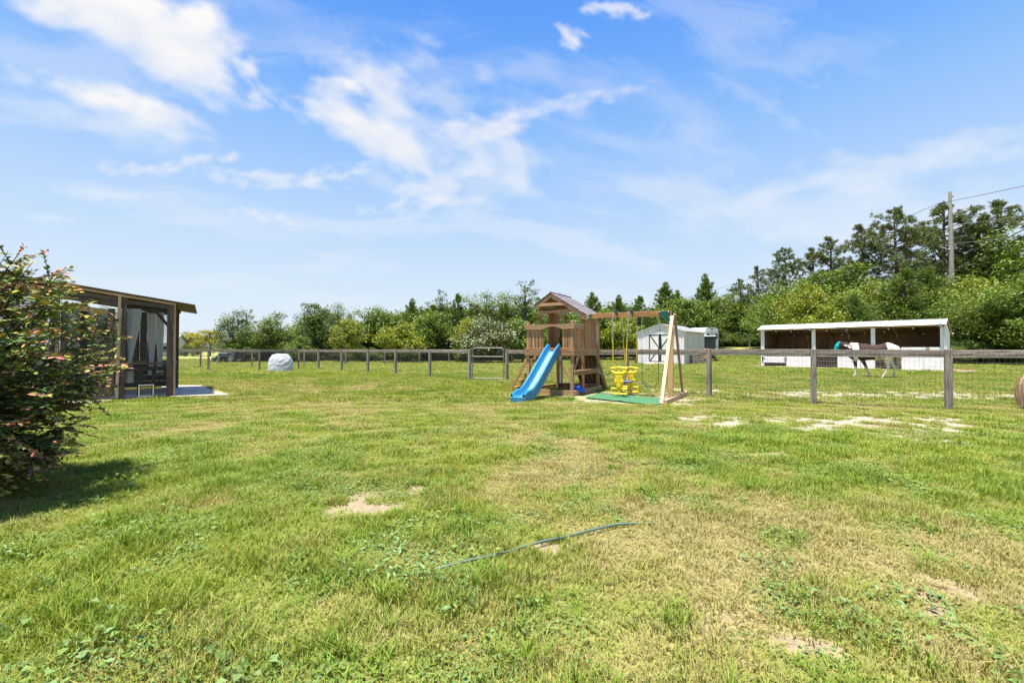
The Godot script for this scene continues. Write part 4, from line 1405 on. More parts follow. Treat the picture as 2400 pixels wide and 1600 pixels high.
func shed():
	var t := thing("garden_shed", "white ribbed shed with dark framed double doors and grey gable roof", "shed", at(11.1, 40.1), deg_to_rad(-40))
	var W := 4.03
	var L := 5.2
	var E := 2.82
	var A := 3.48
	var front := PackedVector2Array([Vector2(0, 0.12), Vector2(W, 0.12), Vector2(W, E), Vector2(W / 2, A), Vector2(0, E)])
	put(t, "front_wall", ribbed(front, 0.203, 0.03), M.white[2])
	put(t, "back_wall", ribbed(front, 0.203, 0.03), M.white[2], Transform3D(Basis.IDENTITY, Vector3(0, 0, -L)))
	var side := PackedVector2Array([Vector2(0, 0.12), Vector2(L, 0.12), Vector2(L, E), Vector2(0, E)])
	put(t, "side_wall", ribbed(side, 0.203, 0.03), M.weathered_white[1], Transform3D(Basis(Vector3(0, 0, -1), Vector3.UP, Vector3(1, 0, 0)), Vector3(W, 0, 0)))
	put(t, "side_wall", ribbed(side, 0.203, 0.03), M.weathered_white[2], Transform3D(Basis(Vector3(0, 0, 1), Vector3.UP, Vector3(-1, 0, 0)), Vector3(0, 0, -L)))
	for s in [-1.0, 1.0]:
		var xe: float = W / 2 + s * (W / 2 + 0.16)
		var ye := E - 0.16 * (A - E) / (W / 2)
		var a := Vector3(W / 2, A + 0.03, 0)
		var b := Vector3(xe, ye + 0.03, 0)
		var o := board(t, "roof_slope", (a + b) * 0.5 + Vector3(0, 0, 0.14), (a + b) * 0.5 + Vector3(0, 0, -L - 0.14), a.distance_to(b), 0.035, M.roofgrey, b - a)
		o.name = "roof_slope"
		board(t, "barge_board", a + Vector3(0, -0.075, 0.10), b + Vector3(0, -0.075, 0.10), 0.11, 0.03, M.white, Vector3.UP)
		board(t, "corner_trim", Vector3(0.05 if s < 0 else W - 0.05, 0.1, 0.028), Vector3(0.05 if s < 0 else W - 0.05, E - 0.02, 0.028), 0.10, 0.02, M.white, Vector3.RIGHT)
	board(t, "ridge_cap", Vector3(W / 2, A + 0.06, 0.15), Vector3(W / 2, A + 0.06, -L - 0.15), 0.22, 0.02, M.roofgrey, Vector3.RIGHT)
	board(t, "skid", Vector3(0.1, 0.06, -0.1), Vector3(W - 0.1, 0.06, -0.1), 0.14, 0.12, M.fence)
	board(t, "skid", Vector3(W - 0.08, 0.06, -0.2), Vector3(W - 0.08, 0.06, -L), 0.14, 0.12, M.fence)
	# double doors
	for s in [-1.0, 1.0]:
		var d := Node3D.new()
		d.name = "door"
		t.add_child(d, true)
		d.position = Vector3(W / 2, 0, 0.03)
		var w := 0.98
		put(d, "leaf", cbox(Vector3(w - 0.01, 2.40, 0.025)), M.white[3], Transform3D(Basis.IDENTITY, Vector3(s * w / 2, 1.43, 0.0)))
		var zf := 0.022
		board(d, "trim", Vector3(s * 0.06, 0.24, zf), Vector3(s * 0.06, 2.62, zf), 0.10, 0.02, M.charcoal, Vector3.RIGHT)
		board(d, "trim", Vector3(s * (w - 0.05), 0.24, zf), Vector3(s * (w - 0.05), 2.62, zf), 0.08, 0.02, M.charcoal, Vector3.RIGHT)
		board(d, "trim", Vector3(s * 0.11, 2.58, zf), Vector3(s * (w - 0.09), 2.58, zf), 0.08, 0.02, M.charcoal)
		board(d, "trim", Vector3(s * 0.11, 0.28, zf), Vector3(s * (w - 0.09), 0.28, zf), 0.08, 0.02, M.charcoal)
		board(d, "trim", Vector3(s * (w - 0.1), 2.53, zf - 0.003), Vector3(s * 0.1, 1.47, zf - 0.003), 0.08, 0.018, M.charcoal)
		board(d, "trim", Vector3(s * (w - 0.1), 0.33, zf - 0.003), Vector3(s * 0.1, 1.40, zf - 0.003), 0.08, 0.018, M.charcoal)
		put(d, "handle", cbox(Vector3(0.05, 0.16, 0.04), 0.01), M.black, Transform3D(Basis.IDENTITY, Vector3(s * 0.06, 1.42, zf + 0.03)))
	# lamp over the doors
	var lamp := Node3D.new()
	lamp.name = "door_lamp"
	t.add_child(lamp)
	lamp.position = Vector3(W / 2 - 0.02, 2.86, 0.03)
	put(lamp, "arm", tube([Vector3(0, 0.0, 0), Vector3(0, 0.16, 0.08), Vector3(0, 0.17, 0.2), Vector3(0, 0.10, 0.24)], 0.02, 6), M.black)
	var cone := CylinderMesh.new()
	cone.top_radius = 0.05
	cone.bottom_radius = 0.15
	cone.height = 0.12
	put(lamp, "shade", cone, M.black, Transform3D(Basis.IDENTITY, Vector3(0, 0.05, 0.24)))
	# ramp
	var r := thing("wooden_ramp", "grey plank ramp in front of the white shed doors", "ramp")
	r.transform = t.transform
	for i in 10:
		var z := 0.12 + i * 0.145
		board(r, "plank", Vector3(W / 2 - 1.15, 0.21 - i * 0.019, z), Vector3(W / 2 + 1.25, 0.21 - i * 0.019, z), 0.138, 0.035, M.lumber_grey, Vector3(0, -0.13, 1))
	for x in [W / 2 - 1.0, W / 2 + 1.1]:
		board(r, "bearer", Vector3(x, 0.12, 0.06), Vector3(x, -0.02, 1.5), 0.10, 0.04, M.fence)
	# pallets leaning against the side wall and a sheet of dark board on the other side
	for k in 2:
		var p := thing("wooden_pallet", ["weathered wooden pallet leaning on the white shed, nearer its front corner", "weathered wooden pallet leaning on the white shed, nearer the trailer"][k], "pallet", Vector3.ZERO, 0.0, "pallets leaning on the shed")
		p.transform = t.transform * Transform3D(Basis(Vector3.UP, PI / 2) * Basis(Vector3.RIGHT, -0.22), Vector3(W + 0.42, 0.0, -1.75 - k * 1.45))
		for i in 6:
			board(p, "slat", Vector3(-0.6, 0.08 + i * 0.19, 0.06), Vector3(0.6, 0.08 + i * 0.19, 0.06), 0.11, 0.02, M.fence)
			board(p, "slat", Vector3(-0.6, 0.08 + i * 0.19, -0.06), Vector3(0.6, 0.08 + i * 0.19, -0.06), 0.11, 0.02, M.fence)
		for x in [-0.56, 0.0, 0.56]:
			board(p, "stringer", Vector3(x, 0.0, 0), Vector3(x, 1.12, 0), 0.04, 0.09, M.fence, Vector3.RIGHT)
	var s := thing("leaning_board", "dark wide board leaning against the left end of the white shed", "board")
	s.transform = t.transform * Transform3D(Basis(Vector3.UP, -PI / 2) * Basis(Vector3.RIGHT, -0.22), Vector3(-0.36, 0, -0.5))
	put(s, "sheet", cbox(Vector3(0.9, 1.6, 0.03)), M.fence[1], Transform3D(Basis.IDENTITY, Vector3(0, 0.8, 0)))
	put(s, "batten", cbox(Vector3(0.9, 0.08, 0.03)), M.fence[0], Transform3D(Basis.IDENTITY, Vector3(0, 1.2, 0.032)))
	clear_zones.append([14.2, 41.2, 2.0, 2.6, deg_to_rad(-40)])

# ---------------------------------------------------------------- fences
func fence_run(called: String, label: String, posts: Array, h: float, mesh_wire: bool, rail_h: float, post_w: float, wood: Array, group := ""):
	var t := thing(called, label, "fence", Vector3.ZERO, 0.0, group)
	var gone := {}
	for i in posts.size():
		var p: Vector3 = at(posts[i][0], posts[i][1])
		p.y = height_at(p.x, p.z)
		var dirv := at(posts[mini(i + 1, posts.size() - 1)][0], posts[mini(i + 1, posts.size() - 1)][1]) - at(posts[maxi(i - 1, 0)][0], posts[maxi(i - 1, 0)][1])
		var lean := Vector3(rng.randf_range(-0.012, 0.012), 1, rng.randf_range(-0.012, 0.012))
		board(t, "post", p - lean * 0.1, p + lean * (h + 0.012), post_w, post_w, wood, dirv, 0.008)
	for i in posts.size() - 1:
		var a := at(posts[i][0], posts[i][1])
		var b := at(posts[i + 1][0], posts[i + 1][1])
		a.y = height_at(a.x, a.z)
		b.y = height_at(b.x, b.z)
		var d := (b - a).normalized()
		var off := Vector3(-d.z, 0, d.x) * (post_w * 0.5 + 0.02)
		if off.z < 0:
			off = -off
		off = -off * 0.2
		if rail_h > 0.0:
			board(t, "rail", a + d * 0.055 + off + Vector3(0, h - rail_h * 0.5 + rng.randf_range(-0.008, 0.008), 0), b - d * 0.055 + off + Vector3(0, h - rail_h * 0.5 + rng.randf_range(-0.008, 0.008), 0), rail_h, 0.045, wood)
		if mesh_wire:
			var st := new_st()
			var len := a.distance_to(b)
			var wo := off * 1.0 - off.normalized() * 0.03
			var n := int(len / 0.085)
			for k in n:
				var p := a.lerp(b, (k + 0.5) / n) + wo
				st_wire(st, p + Vector3(0, 0.03, 0), p + Vector3(0, h - 0.03, 0), 0.0017)
			for k in 13:
				var y := 0.03 + k * 0.1
				if y < h - 0.03:
					st_wire(st, a + wo + Vector3(0, y, 0), b + wo + Vector3(0, y, 0), 0.0017)
			var o := put(t, "wire_mesh", st.commit(), M.wire)
			o.set_meta("kind", "stuff")
	return t

func fences():
	var right := [[-0.22, 19.25], [1.80, 16.85], [3.72, 14.75], [5.46, 12.62], [7.12, 10.77], [9.29, 9.70], [11.6, 8.75], [13.9, 7.8]]
	var left := [[-1.84, 19.80], [-3.97, 22.0], [-6.08, 23.8], [-8.10, 25.6], [-10.25, 27.4], [-12.4, 29.2], [-14.2, 30.3], [-15.75, 28.4], [-18.2, 27.3], [-20.6, 26.3], [-23.0, 25.2], [-25.4, 24.1]]
	fence_run("paddock_fence", "weathered grey post and rail fence with wire mesh, running from gate past the playset", right, 1.3, true, 0.16, 0.115, M.fence)
	fence_run("paddock_fence", "weathered grey post and rail fence with wire mesh, from gate past the white dome", left, 1.3, true, 0.15, 0.11, M.fence)
	fence_run("paddock_fence", "grey post and rail fence farther back, between the white dome and the trees", [[-27.0, 29.2], [-24.5, 30.6], [-21.9, 32.0], [-19.7, 34.5], [-16.3, 35.7], [-13.5, 37.0], [-10.9, 39.0], [-8.5, 41.8], [-6.2, 45.0], [-3.5, 48.5], [0.0, 50.5], [3.6, 52.0]], 1.28, true, 0.14, 0.11, M.fence)
	fence_run("wire_fence", "thin wire fence on wooden posts at the foot of the woods beyond the shed", [[20.5, 74.0], [24.8, 73.6], [29.2, 73.2], [33.6, 72.6], [37.6, 72.0], [41.5, 71.5]], 1.5, false, 0.0, 0.14, M.fence)
	# gate
	var g := thing("tube_gate", "round-cornered metal tube gate with wire mesh in the paddock fence", "gate")
	var a := at(-1.76, 19.74)
	var b := at(-0.30, 19.30)
	var d := (b - a).normalized()
	var w := a.distance_to(b)
	g.transform = Transform3D(Basis(d, Vector3.UP, d.cross(Vector3.UP)), a + d * 0.02)
	w -= 0.04
	var pts := [Vector3(0.03, 0.03, 0)]
	for i in 7:
		var u := i / 6.0 * PI / 2
		pts.append(Vector3(0.18 - 0.15 * cos(u), 1.22 + 0.15 * sin(u), 0))
	for i in 7:
		var u := i / 6.0 * PI / 2
		pts.append(Vector3(w - 0.18 + 0.15 * sin(u), 1.22 + 0.15 * cos(u), 0))
	pts.append(Vector3(w - 0.03, 0.03, 0))
	put(g, "frame_tube", tube(pts, 0.023, 8), M.galvanised)
	put(g, "cross_tube", tube([Vector3(0.03, 1.0, 0), Vector3(w - 0.03, 1.0, 0)], 0.019, 8), M.galvanised)
	put(g, "bottom_tube", tube([Vector3(0.03, 0.06, 0), Vector3(w - 0.03, 0.06, 0)], 0.019, 8), M.galvanised)
	for y in [0.3, 0.9]:
		put(g, "hinge", cbox(Vector3(0.07, 0.04, 0.04)), M.black, Transform3D(Basis.IDENTITY, Vector3(w - 0.0, y, 0.02)))
	put(g, "latch", cbox(Vector3(0.10, 0.03, 0.03)), M.black, Transform3D(Basis.IDENTITY, Vector3(0.0, 1.0, 0.03)))
	var st := new_st()
	for i in 22:
		var x := 0.05 + (w - 0.1) * i / 21.0
		st_wire(st, Vector3(x, 0.06, 0), Vector3(x, 1.0, 0), 0.0018)
	for i in 10:
		st_wire(st, Vector3(0.03, 0.1 + i * 0.1, 0), Vector3(w - 0.03, 0.1 + i * 0.1, 0), 0.0018)
	var o := put(g, "wire_mesh", st.commit(), M.wire)
	o.set_meta("kind", "stuff")

# ---------------------------------------------------------------- far things
func wheel(parent: Node, called: String, p: Vector3, r: float, w: float, turn := 0.0):
	var n := Node3D.new()
	n.name = called
	parent.add_child(n, true)
	n.position = p
	n.rotation.y = turn
	var ty := TorusMesh.new()
	ty.inner_radius = r * 0.55
	ty.outer_radius = r
	ty.rings = 20
	ty.ring_segments = 10
	put(n, "tyre", ty, M.black, Transform3D(Basis(Vector3(1, 0, 0), Vector3(0, 0, 1), Vector3(0, -1, 0)) * Basis.from_scale(Vector3(1, w / (r * 0.45), 1)), Vector3.ZERO))
	var rim := CylinderMesh.new()
	rim.top_radius = r * 0.58
	rim.bottom_radius = r * 0.58
	rim.height = w * 0.6
	rim.radial_segments = 16
	put(n, "rim", rim, M.galvanised, Transform3D(Basis(Vector3.RIGHT, PI / 2), Vector3.ZERO))

func far_things():
	# utility pole with three stand-off arms and its wires
	var base := at(56.2, 58.0)
	base.y = height_at(base.x, base.z)
	var pole := thing("utility_pole", "tall grey utility pole rising above the woods behind the stable", "pole", base)
	put(pole, "shaft", tube([Vector3(0, -0.5, 0), Vector3(0, 8.0, 0), Vector3(0, 15.0, 0), Vector3(-0.05, 21.0, 0)], [0.34, 0.30, 0.25, 0.17], 12), M.polewood)
	var tips := [Vector3(-1.55, 19.3, 0), Vector3(1.4, 16.6, 0), Vector3(-1.55, 13.95, 0)]
	for i in 3:
		var p: Vector3 = tips[i]
		put(pole, "arm", tube([Vector3(signf(p.x) * 0.15, p.y - 0.42, 0), p], [0.09, 0.07], 8), M.charcoal if i == 0 else M.polearm)
		put(pole, "insulator", tube([p + Vector3(0, -0.05, 0), p + Vector3(0, 0.2, 0)], [0.09, 0.06], 8), M.charcoal if i == 0 else M.polearm)
	put(pole, "pole_cap", tube([Vector3(0.1, 20.5, 0), Vector3(0.4, 20.35, 0)], [0.06, 0.05], 6), M.charcoal)
	for i in 3:
		var p: Vector3 = base + tips[i] + Vector3(0, 0.2, 0)
		var w := thing("power_line", ["highest power line strung from the top arm of the utility pole", "power line strung from the middle arm of the utility pole", "lowest power line strung from the bottom arm of the utility pole"][i], "cable")
		var pts := []
		for k in 25:
			var u := k / 24.0
			pts.append(p.lerp(Vector3(p.x, p.y - 2.2, -150.0), u) - Vector3(0, 2.4 * 4.0 * u * (1.0 - u) * 0.55, 0))
		put(w, "span", tube(pts, 0.034, 4), M.cable)
		pts = []
		for k in 17:
			var u := k / 16.0
			pts.append(p.lerp(Vector3(p.x, p.y, 30.0), u) - Vector3(0, 3.2 * 4.0 * u * (1.0 - u), 0))
		put(w, "span", tube(pts, 0.034, 4), M.cable)
	# horse trailer seen from behind
	var hy := height_at(20.7, -47.0)
	var tr := thing("horse_trailer", "white horse trailer with two dark rear windows parked behind the shed", "trailer", at(20.75, 47.2, hy), deg_to_rad(30))
	# local: rear face towards +z, body runs to -z
	var prof := PackedVector2Array([Vector2(-1.05, 0.55), Vector2(1.05, 0.55), Vector2(1.05, 3.0), Vector2(0.95, 3.2), Vector2(0.7, 3.3), Vector2(-0.7, 3.3), Vector2(-0.95, 3.2), Vector2(-1.05, 3.0)])
	put(tr, "body", slab_mesh(prof, 6.5), M.trailer, Transform3D(Basis.IDENTITY, Vector3(0, 0, -3.25)))
	for s in [-1.0, 1.0]:
		var door := Node3D.new()
		door.name = "rear_door"
		tr.add_child(door, true)
		put(door, "panel", cbox(Vector3(0.88, 2.3, 0.03)), M.trailer, Transform3D(Basis.IDENTITY, Vector3(s * 0.46, 1.85, 0.02)))
		put(door, "window", cbox(Vector3(0.42, 0.52, 0.02), 0.01), M.glassdark, Transform3D(Basis.IDENTITY, Vector3(s * 0.62, 2.42, 0.045)))
		put(door, "latch_bar", tube([Vector3(s * 0.09, 0.9, 0.05), Vector3(s * 0.09, 2.8, 0.05)], 0.018, 6), M.galvanised)
		put(door, "handle", cbox(Vector3(0.09, 0.12, 0.03)), M.charcoal, Transform3D(Basis.IDENTITY, Vector3(s * 0.12, 1.72, 0.06)))
		put(tr, "tail_lamp", cbox(Vector3(0.10, 0.2, 0.04), 0.01), M.redlens, Transform3D(Basis.IDENTITY, Vector3(s * 0.93, 0.85, 0.03)))
	put(tr, "marker_plate", cbox(Vector3(0.5, 0.08, 0.03)), M.charcoal, Transform3D(Basis.IDENTITY, Vector3(0, 3.12, 0.03)))
	put(tr, "bumper", cbox(Vector3(2.0, 0.12, 0.12)), M.charcoal, Transform3D(Basis.IDENTITY, Vector3(0, 0.5, 0.02)))
	for y in [1.3, 1.05, 0.8]:
		put(tr, "stripe", cbox(Vector3(0.5, 0.05, 0.01), 0.001), M.charcoal, Transform3D(Basis(Vector3.BACK, 0.1), Vector3(0.68, y, 0.045)))
	put(tr, "side_stripe", cbox(Vector3(0.01, 0.12, 6.0), 0.001), M.charcoal, Transform3D(Basis.IDENTITY, Vector3(-1.06, 1.4, -3.2)))
	for s in [-1.0, 1.0]:
		for z in [-3.4, -4.3]:
			wheel(tr, "wheel", Vector3(s * 0.98, 0.38, z), 0.38, 0.22, PI / 2)
	# black wagon with an orange tailgate
	var wg := thing("dump_wagon", "black-sided wagon with orange tailgate standing beside the white shed", "wagon", at(18.85, 43.5, height_at(18.85, -43.5)), deg_to_rad(-24))
	put(wg, "box", cbox(Vector3(1.15, 1.0, 1.8), 0.02), M.wagon, Transform3D(Basis.IDENTITY, Vector3(0, 1.86, -0.9)))
	put(wg, "top_rim", cbox(Vector3(1.25, 0.09, 1.9), 0.02), M.white[0], Transform3D(Basis.IDENTITY, Vector3(0, 2.41, -0.9)))
	for i in 6:
		put(wg, "rib", cbox(Vector3(0.03, 0.98, 0.03)), M.wagon, Transform3D(Basis.IDENTITY, Vector3(-0.5 + i * 0.2, 1.86, 0.012)))
	put(wg, "tailgate", cbox(Vector3(0.55, 0.85, 0.05), 0.01), M.orange, Transform3D(Basis(Vector3.BACK, 0.35), Vector3(-0.28, 0.72, 0.12)))
	put(wg, "tailgate_slot", cbox(Vector3(0.05, 0.7, 0.02), 0.002), M.black, Transform3D(Basis(Vector3.BACK, 0.35), Vector3(-0.30, 0.72, 0.152)))
	put(wg, "frame_beam", cbox(Vector3(1.1, 0.14, 1.8)), M.black, Transform3D(Basis.IDENTITY, Vector3(0, 1.28, -0.9)))
	put(wg, "leg_frame", cbox(Vector3(0.5, 1.0, 0.5), 0.02), M.black, Transform3D(Basis.IDENTITY, Vector3(0.25, 0.8, -0.6)))
	for s in [-1.0, 1.0]:
		for z in [-0.35, -1.4]:
			wheel(wg, "wheel", Vector3(s * 0.5, 0.34, z), 0.34, 0.2, PI / 2)
	# tractor with a front loader under the trees
	var tc := thing("small_tractor", "small dark tractor with front loader parked under the trees beyond the fence", "tractor", at(-27.9, 45.3), deg_to_rad(168))
	put(tc, "hood", cbox(Vector3(1.25, 0.42, 0.52), 0.06), M.tractor, Transform3D(Basis.IDENTITY, Vector3(0.75, 0.78, 0)))
	put(tc, "chassis", cbox(Vector3(1.9, 0.28, 0.34), 0.03), M.black, Transform3D(Basis.IDENTITY, Vector3(0.35, 0.48, 0)))
	put(tc, "seat", cbox(Vector3(0.42, 0.12, 0.46), 0.03), M.black, Transform3D(Basis.IDENTITY, Vector3(-0.45, 0.80, 0)))
	put(tc, "seat_back", cbox(Vector3(0.1, 0.42, 0.44), 0.03), M.black, Transform3D(Basis(Vector3.BACK, 0.2), Vector3(-0.68, 1.02, 0)))
	put(tc, "steering_wheel", tube([Vector3(-0.02, 1.08, -0.16), Vector3(0.05, 1.12, 0), Vector3(-0.02, 1.08, 0.16)], 0.02, 6), M.black)
	put(tc, "roll_bar", tube([Vector3(-0.75, 0.6, -0.4), Vector3(-0.78, 1.35, -0.4), Vector3(-0.78, 1.35, 0.4), Vector3(-0.75, 0.6, 0.4)], 0.04, 6), M.black)
	for s in [-1.0, 1.0]:
		put(tc, "fender", cbox(Vector3(0.75, 0.05, 0.26), 0.02), M.tractor, Transform3D(Basis.IDENTITY, Vector3(-0.5, 0.98, s * 0.52)))
		put(tc, "loader_arm", tube([Vector3(0.1, 0.95, s * 0.42), Vector3(0.95, 0.95, s * 0.42), Vector3(1.7, 0.38, s * 0.42)], 0.055, 6), M.loader)
		wheel(tc, "wheel", Vector3(-0.5, 0.52, s * 0.55), 0.52, 0.28)
		wheel(tc, "wheel", Vector3(1.1, 0.32, s * 0.48), 0.32, 0.2)
	var bk := PackedVector2Array([Vector2(0, 0.05), Vector2(0.5, 0.0), Vector2(0.45, 0.06), Vector2(0.1, 0.12), Vector2(0.05, 0.45), Vector2(0.0, 0.45)])
	put(tc, "bucket", slab_mesh(bk, 1.25), M.loader, Transform3D(Basis.IDENTITY, Vector3(1.68, 0.1, 0)))
	# house far away on the left
	var hs := thing("far_house", "small pale house with grey roof far off beside the gazebo corner post", "house", at(-67.8, 88.0), deg_to_rad(12))
	put(hs, "wall", cbox(Vector3(9.0, 2.5, 6.0)), M.housewall, Transform3D(Basis.IDENTITY, Vector3(-2.6, 1.25, -3)))
	for s in [-1.0, 1.0]:
		board(hs, "roof_slope", Vector3(-7.4, 3.35, -3 + s * 1.75), Vector3(2.2, 3.35, -3 + s * 1.75), 3.9, 0.12, M.roofgrey, Vector3(0, 0.5, -s))
	for s in [0.0, -6.0]:
		put(hs, "gable", slab_mesh(PackedVector2Array([Vector2(-3, 2.5), Vector2(3, 2.5), Vector2(0, 4.1)]), 0.1), M.housewall, Transform3D(Basis(Vector3.UP, PI / 2), Vector3(1.85 if s == 0.0 else -7.05, 0, -3)))
	for x in [-5.4, -3.2, 0.6]:
		var wn := put(hs, "window", cbox(Vector3(0.95, 1.1, 0.06)), M.white[0], Transform3D(Basis.IDENTITY, Vector3(x, 1.5, 0.03)))
		put(wn, "pane", cbox(Vector3(0.78, 0.92, 0.02)), M.glassdark, Transform3D(Basis.IDENTITY, Vector3(0, 0, 0.032)))
	put(hs, "door", cbox(Vector3(0.95, 2.0, 0.06)), M.charcoal, Transform3D(Basis.IDENTITY, Vector3(-1.2, 1.05, 0.03)))
	# pale dome shelter by the fence corner
	var dm := thing("dome_shelter", "pale grey dome-shaped shelter with crinkled sides standing before the paddock fence", "shelter", at(-13.72, 27.0))
	var fn := FastNoiseLite.new()
	fn.seed = 77
	fn.frequency = 1.6
	fn.fractal_octaves = 4
	var rows := []
	for i in 27:
		var u := i / 26.0
		var r := 0.68 * pow(maxf(cos(u * PI / 2), 0.0), 0.5) + 0.02 * (1.0 - u)
		var y := 1.06 * pow(sin(u * PI / 2), 0.9)
		var row := []
		for k in 49:
			var a := -TAU * k / 48.0
			var v := Vector3(cos(a) * r, y, sin(a) * r)
			var n := fn.get_noise_3d(v.x * 1.6, v.y * 2.6, v.z * 1.6)
			var n2 := absf(fn.get_noise_3d(v.x * 3.0 + 5.0, v.y * 4.0, v.z * 3.0))
			row.append(v * Vector3(1, 1, 1) * (1.0 + 0.05 * n - 0.045 * n2))
		rows.append(row)
	put(dm, "shell", sweep(rows), M.dome)
	put(dm, "base_rim", tube(ring_pts(0.69, 0.03), 0.025, 6), M.dome)

func ring_pts(r: float, y: float) -> Array:
	var out := []
	for i in 25:
		out.append(Vector3(cos(TAU * i / 24.0) * r, y, sin(TAU * i / 24.0) * r))
	return out

# ---------------------------------------------------------------- trees
func leaf_quad(st: SurfaceTool, p: Vector3, b: Basis, l: float, w: float, c: Color):
	var q := [p - b.x * l * 0.5, p + b.z * w * 0.5 + b.y * l * 0.06, p + b.x * l * 0.5, p - b.z * w * 0.5 + b.y * l * 0.06]
	for v in [q[0], q[2], q[1], q[0], q[3], q[2]]:
		st.set_color(c)
		st.add_vertex(v)

# Broad-leaved tree of height h and crown radius r: limbs fork from the trunk, each ends in clumps of leaves.
func broadleaf(sd: int, h: float, r: float, clumps: int, leaves: int, size: float, low: float, open: float) -> Array:
	var g := RandomNumberGenerator.new()
	g.seed = sd
	var wood := new_st()
	var st := new_st()
	var bark := Color(0.10, 0.08, 0.06)
	st_tube(wood, [Vector3(0, -0.2, 0), Vector3(g.randf_range(-0.1, 0.1), h * 0.3, 0), Vector3(g.randf_range(-0.3, 0.3), h * 0.62, g.randf_range(-0.2, 0.2)), Vector3(0, h * 0.9, 0)], [h * 0.022, h * 0.017, h * 0.011, h * 0.003], 6, false, bark)
	var lobes := []
	for i in 9:
		lobes.append([Vector3(g.randfn(), g.randfn() * 0.6, g.randfn()).normalized(), g.randf_range(0.72, 1.22)])
	for i in clumps:
		var dir := Vector3(g.randfn(), g.randfn(), g.randfn()).normalized()
		var reach := 0.82
		for l in lobes:
			reach = maxf(reach, l[1] * smoothstep(0.45, 1.0, dir.dot(l[0])))
		var rad := pow(g.randf(), 0.42) * reach
		var mid := h * (low + 1.0) * 0.5
		var half := h * (1.0 - low) * 0.5
		var c := Vector3(dir.x * r, dir.y * half, dir.z * r) * rad + Vector3(0, mid, 0)
		var taper := 1.0 - 0.35 * smoothstep(0.45, 1.0, (c.y - h * low) / (h * (1.0 - low)))
		c.x *= taper
		c.z *= taper
		if g.randf() < 0.5:
			var root := Vector3(0, clampf(c.y - h * 0.12 - g.randf() * h * 0.1, h * 0.12, h * 0.85), 0)
			st_tube(wood, [root, root.lerp(c, 0.55) + Vector3(0, -0.03 * h, 0), c], [h * 0.0065, h * 0.004, h * 0.0015], 4, false, bark)
		var cr := r * g.randf_range(0.13, 0.30)
		var tone := g.randf_range(0.66, 1.28)
		var yel := g.randf_range(-0.12, 0.20)
		var n := int(leaves * g.randf_range(0.55, 1.35))
		for k in n:
			var q := Vector3(g.randfn(), g.randfn() * 0.6, g.randfn()).limit_length(1.9) * cr * (0.5 + 0.22 * open)
			var b := Basis.from_euler(Vector3(g.randfn() * 0.6, g.randf() * TAU, g.randfn() * 0.6))
			var s := size * g.randf_range(0.6, 1.35)
			var t := tone * g.randf_range(0.82, 1.18)
			leaf_quad(st, c + q, b, s, s * 0.62, Color(t * (1.0 + yel), t, t * (1.0 - yel * 0.6)))
	return [wood.commit(), st.commit()]

# Tall pine: bare trunk, open head of horizontal limbs that carry round tufts of needles.
func tall_pine(sd: int, h: float, r: float, limbs: int, low: float) -> Array:
	var g := RandomNumberGenerator.new()
	g.seed = sd
	var wood := new_st()
	var st := new_st()
	var bark := Color(0.17, 0.115, 0.085)
	var bend := Vector3(g.randf_range(-0.3, 0.3), 0, g.randf_range(-0.3, 0.3))
	st_tube(wood, [Vector3(0, -0.3, 0), Vector3(0, h * 0.4, 0) + bend * 0.5, Vector3(0, h * 0.75, 0) + bend, Vector3(0, h * 0.98, 0) + bend * 1.3], [h * 0.016, h * 0.012, h * 0.008, h * 0.002], 7, false, bark)
	for i in limbs:
		var u := (i + g.randf()) / limbs
		var y := h * lerpf(low, 0.98, u)
		var reach := r * sin(PI * clampf(lerpf(0.30, 0.98, u), 0, 1)) * g.randf_range(0.5, 1.15) + 0.2
		var a := g.randf() * TAU
		var tip := Vector3(cos(a) * reach, y + reach * g.randf_range(0.05, 0.6), sin(a) * reach) + bend
		var root := Vector3(0, y - 0.1, 0) + bend * u
		st_tube(wood, [root, root.lerp(tip, 0.6) - Vector3(0, reach * 0.05, 0), tip], [h * 0.004, h * 0.0028, h * 0.0012], 4, false, bark)
		for k in int(3 + reach * 3.4):
			var c := root.lerp(tip, pow(g.randf_range(0.16, 1.08), 0.7)) + Vector3(g.randfn(), g.randfn() * 0.6 + 0.2, g.randfn()) * 0.3 * minf(1.0, reach * 0.5)
			var tone := g.randf_range(0.7, 1.25)
			var cr := g.randf_range(0.20, 0.40)
			for m in 34:
				var d := Vector3(g.randfn(), g.randfn() + 0.35, g.randfn()).normalized()
				var b := along(d, Vector3(g.randfn(), g.randfn(), g.randfn()))
				var t := tone * g.randf_range(0.8, 1.2)
				leaf_quad(st, c + d * cr * g.randf_range(0.3, 0.8), b, cr * 0.95, 0.055, Color(t, t, t))
	return [wood.commit(), st.commit()]

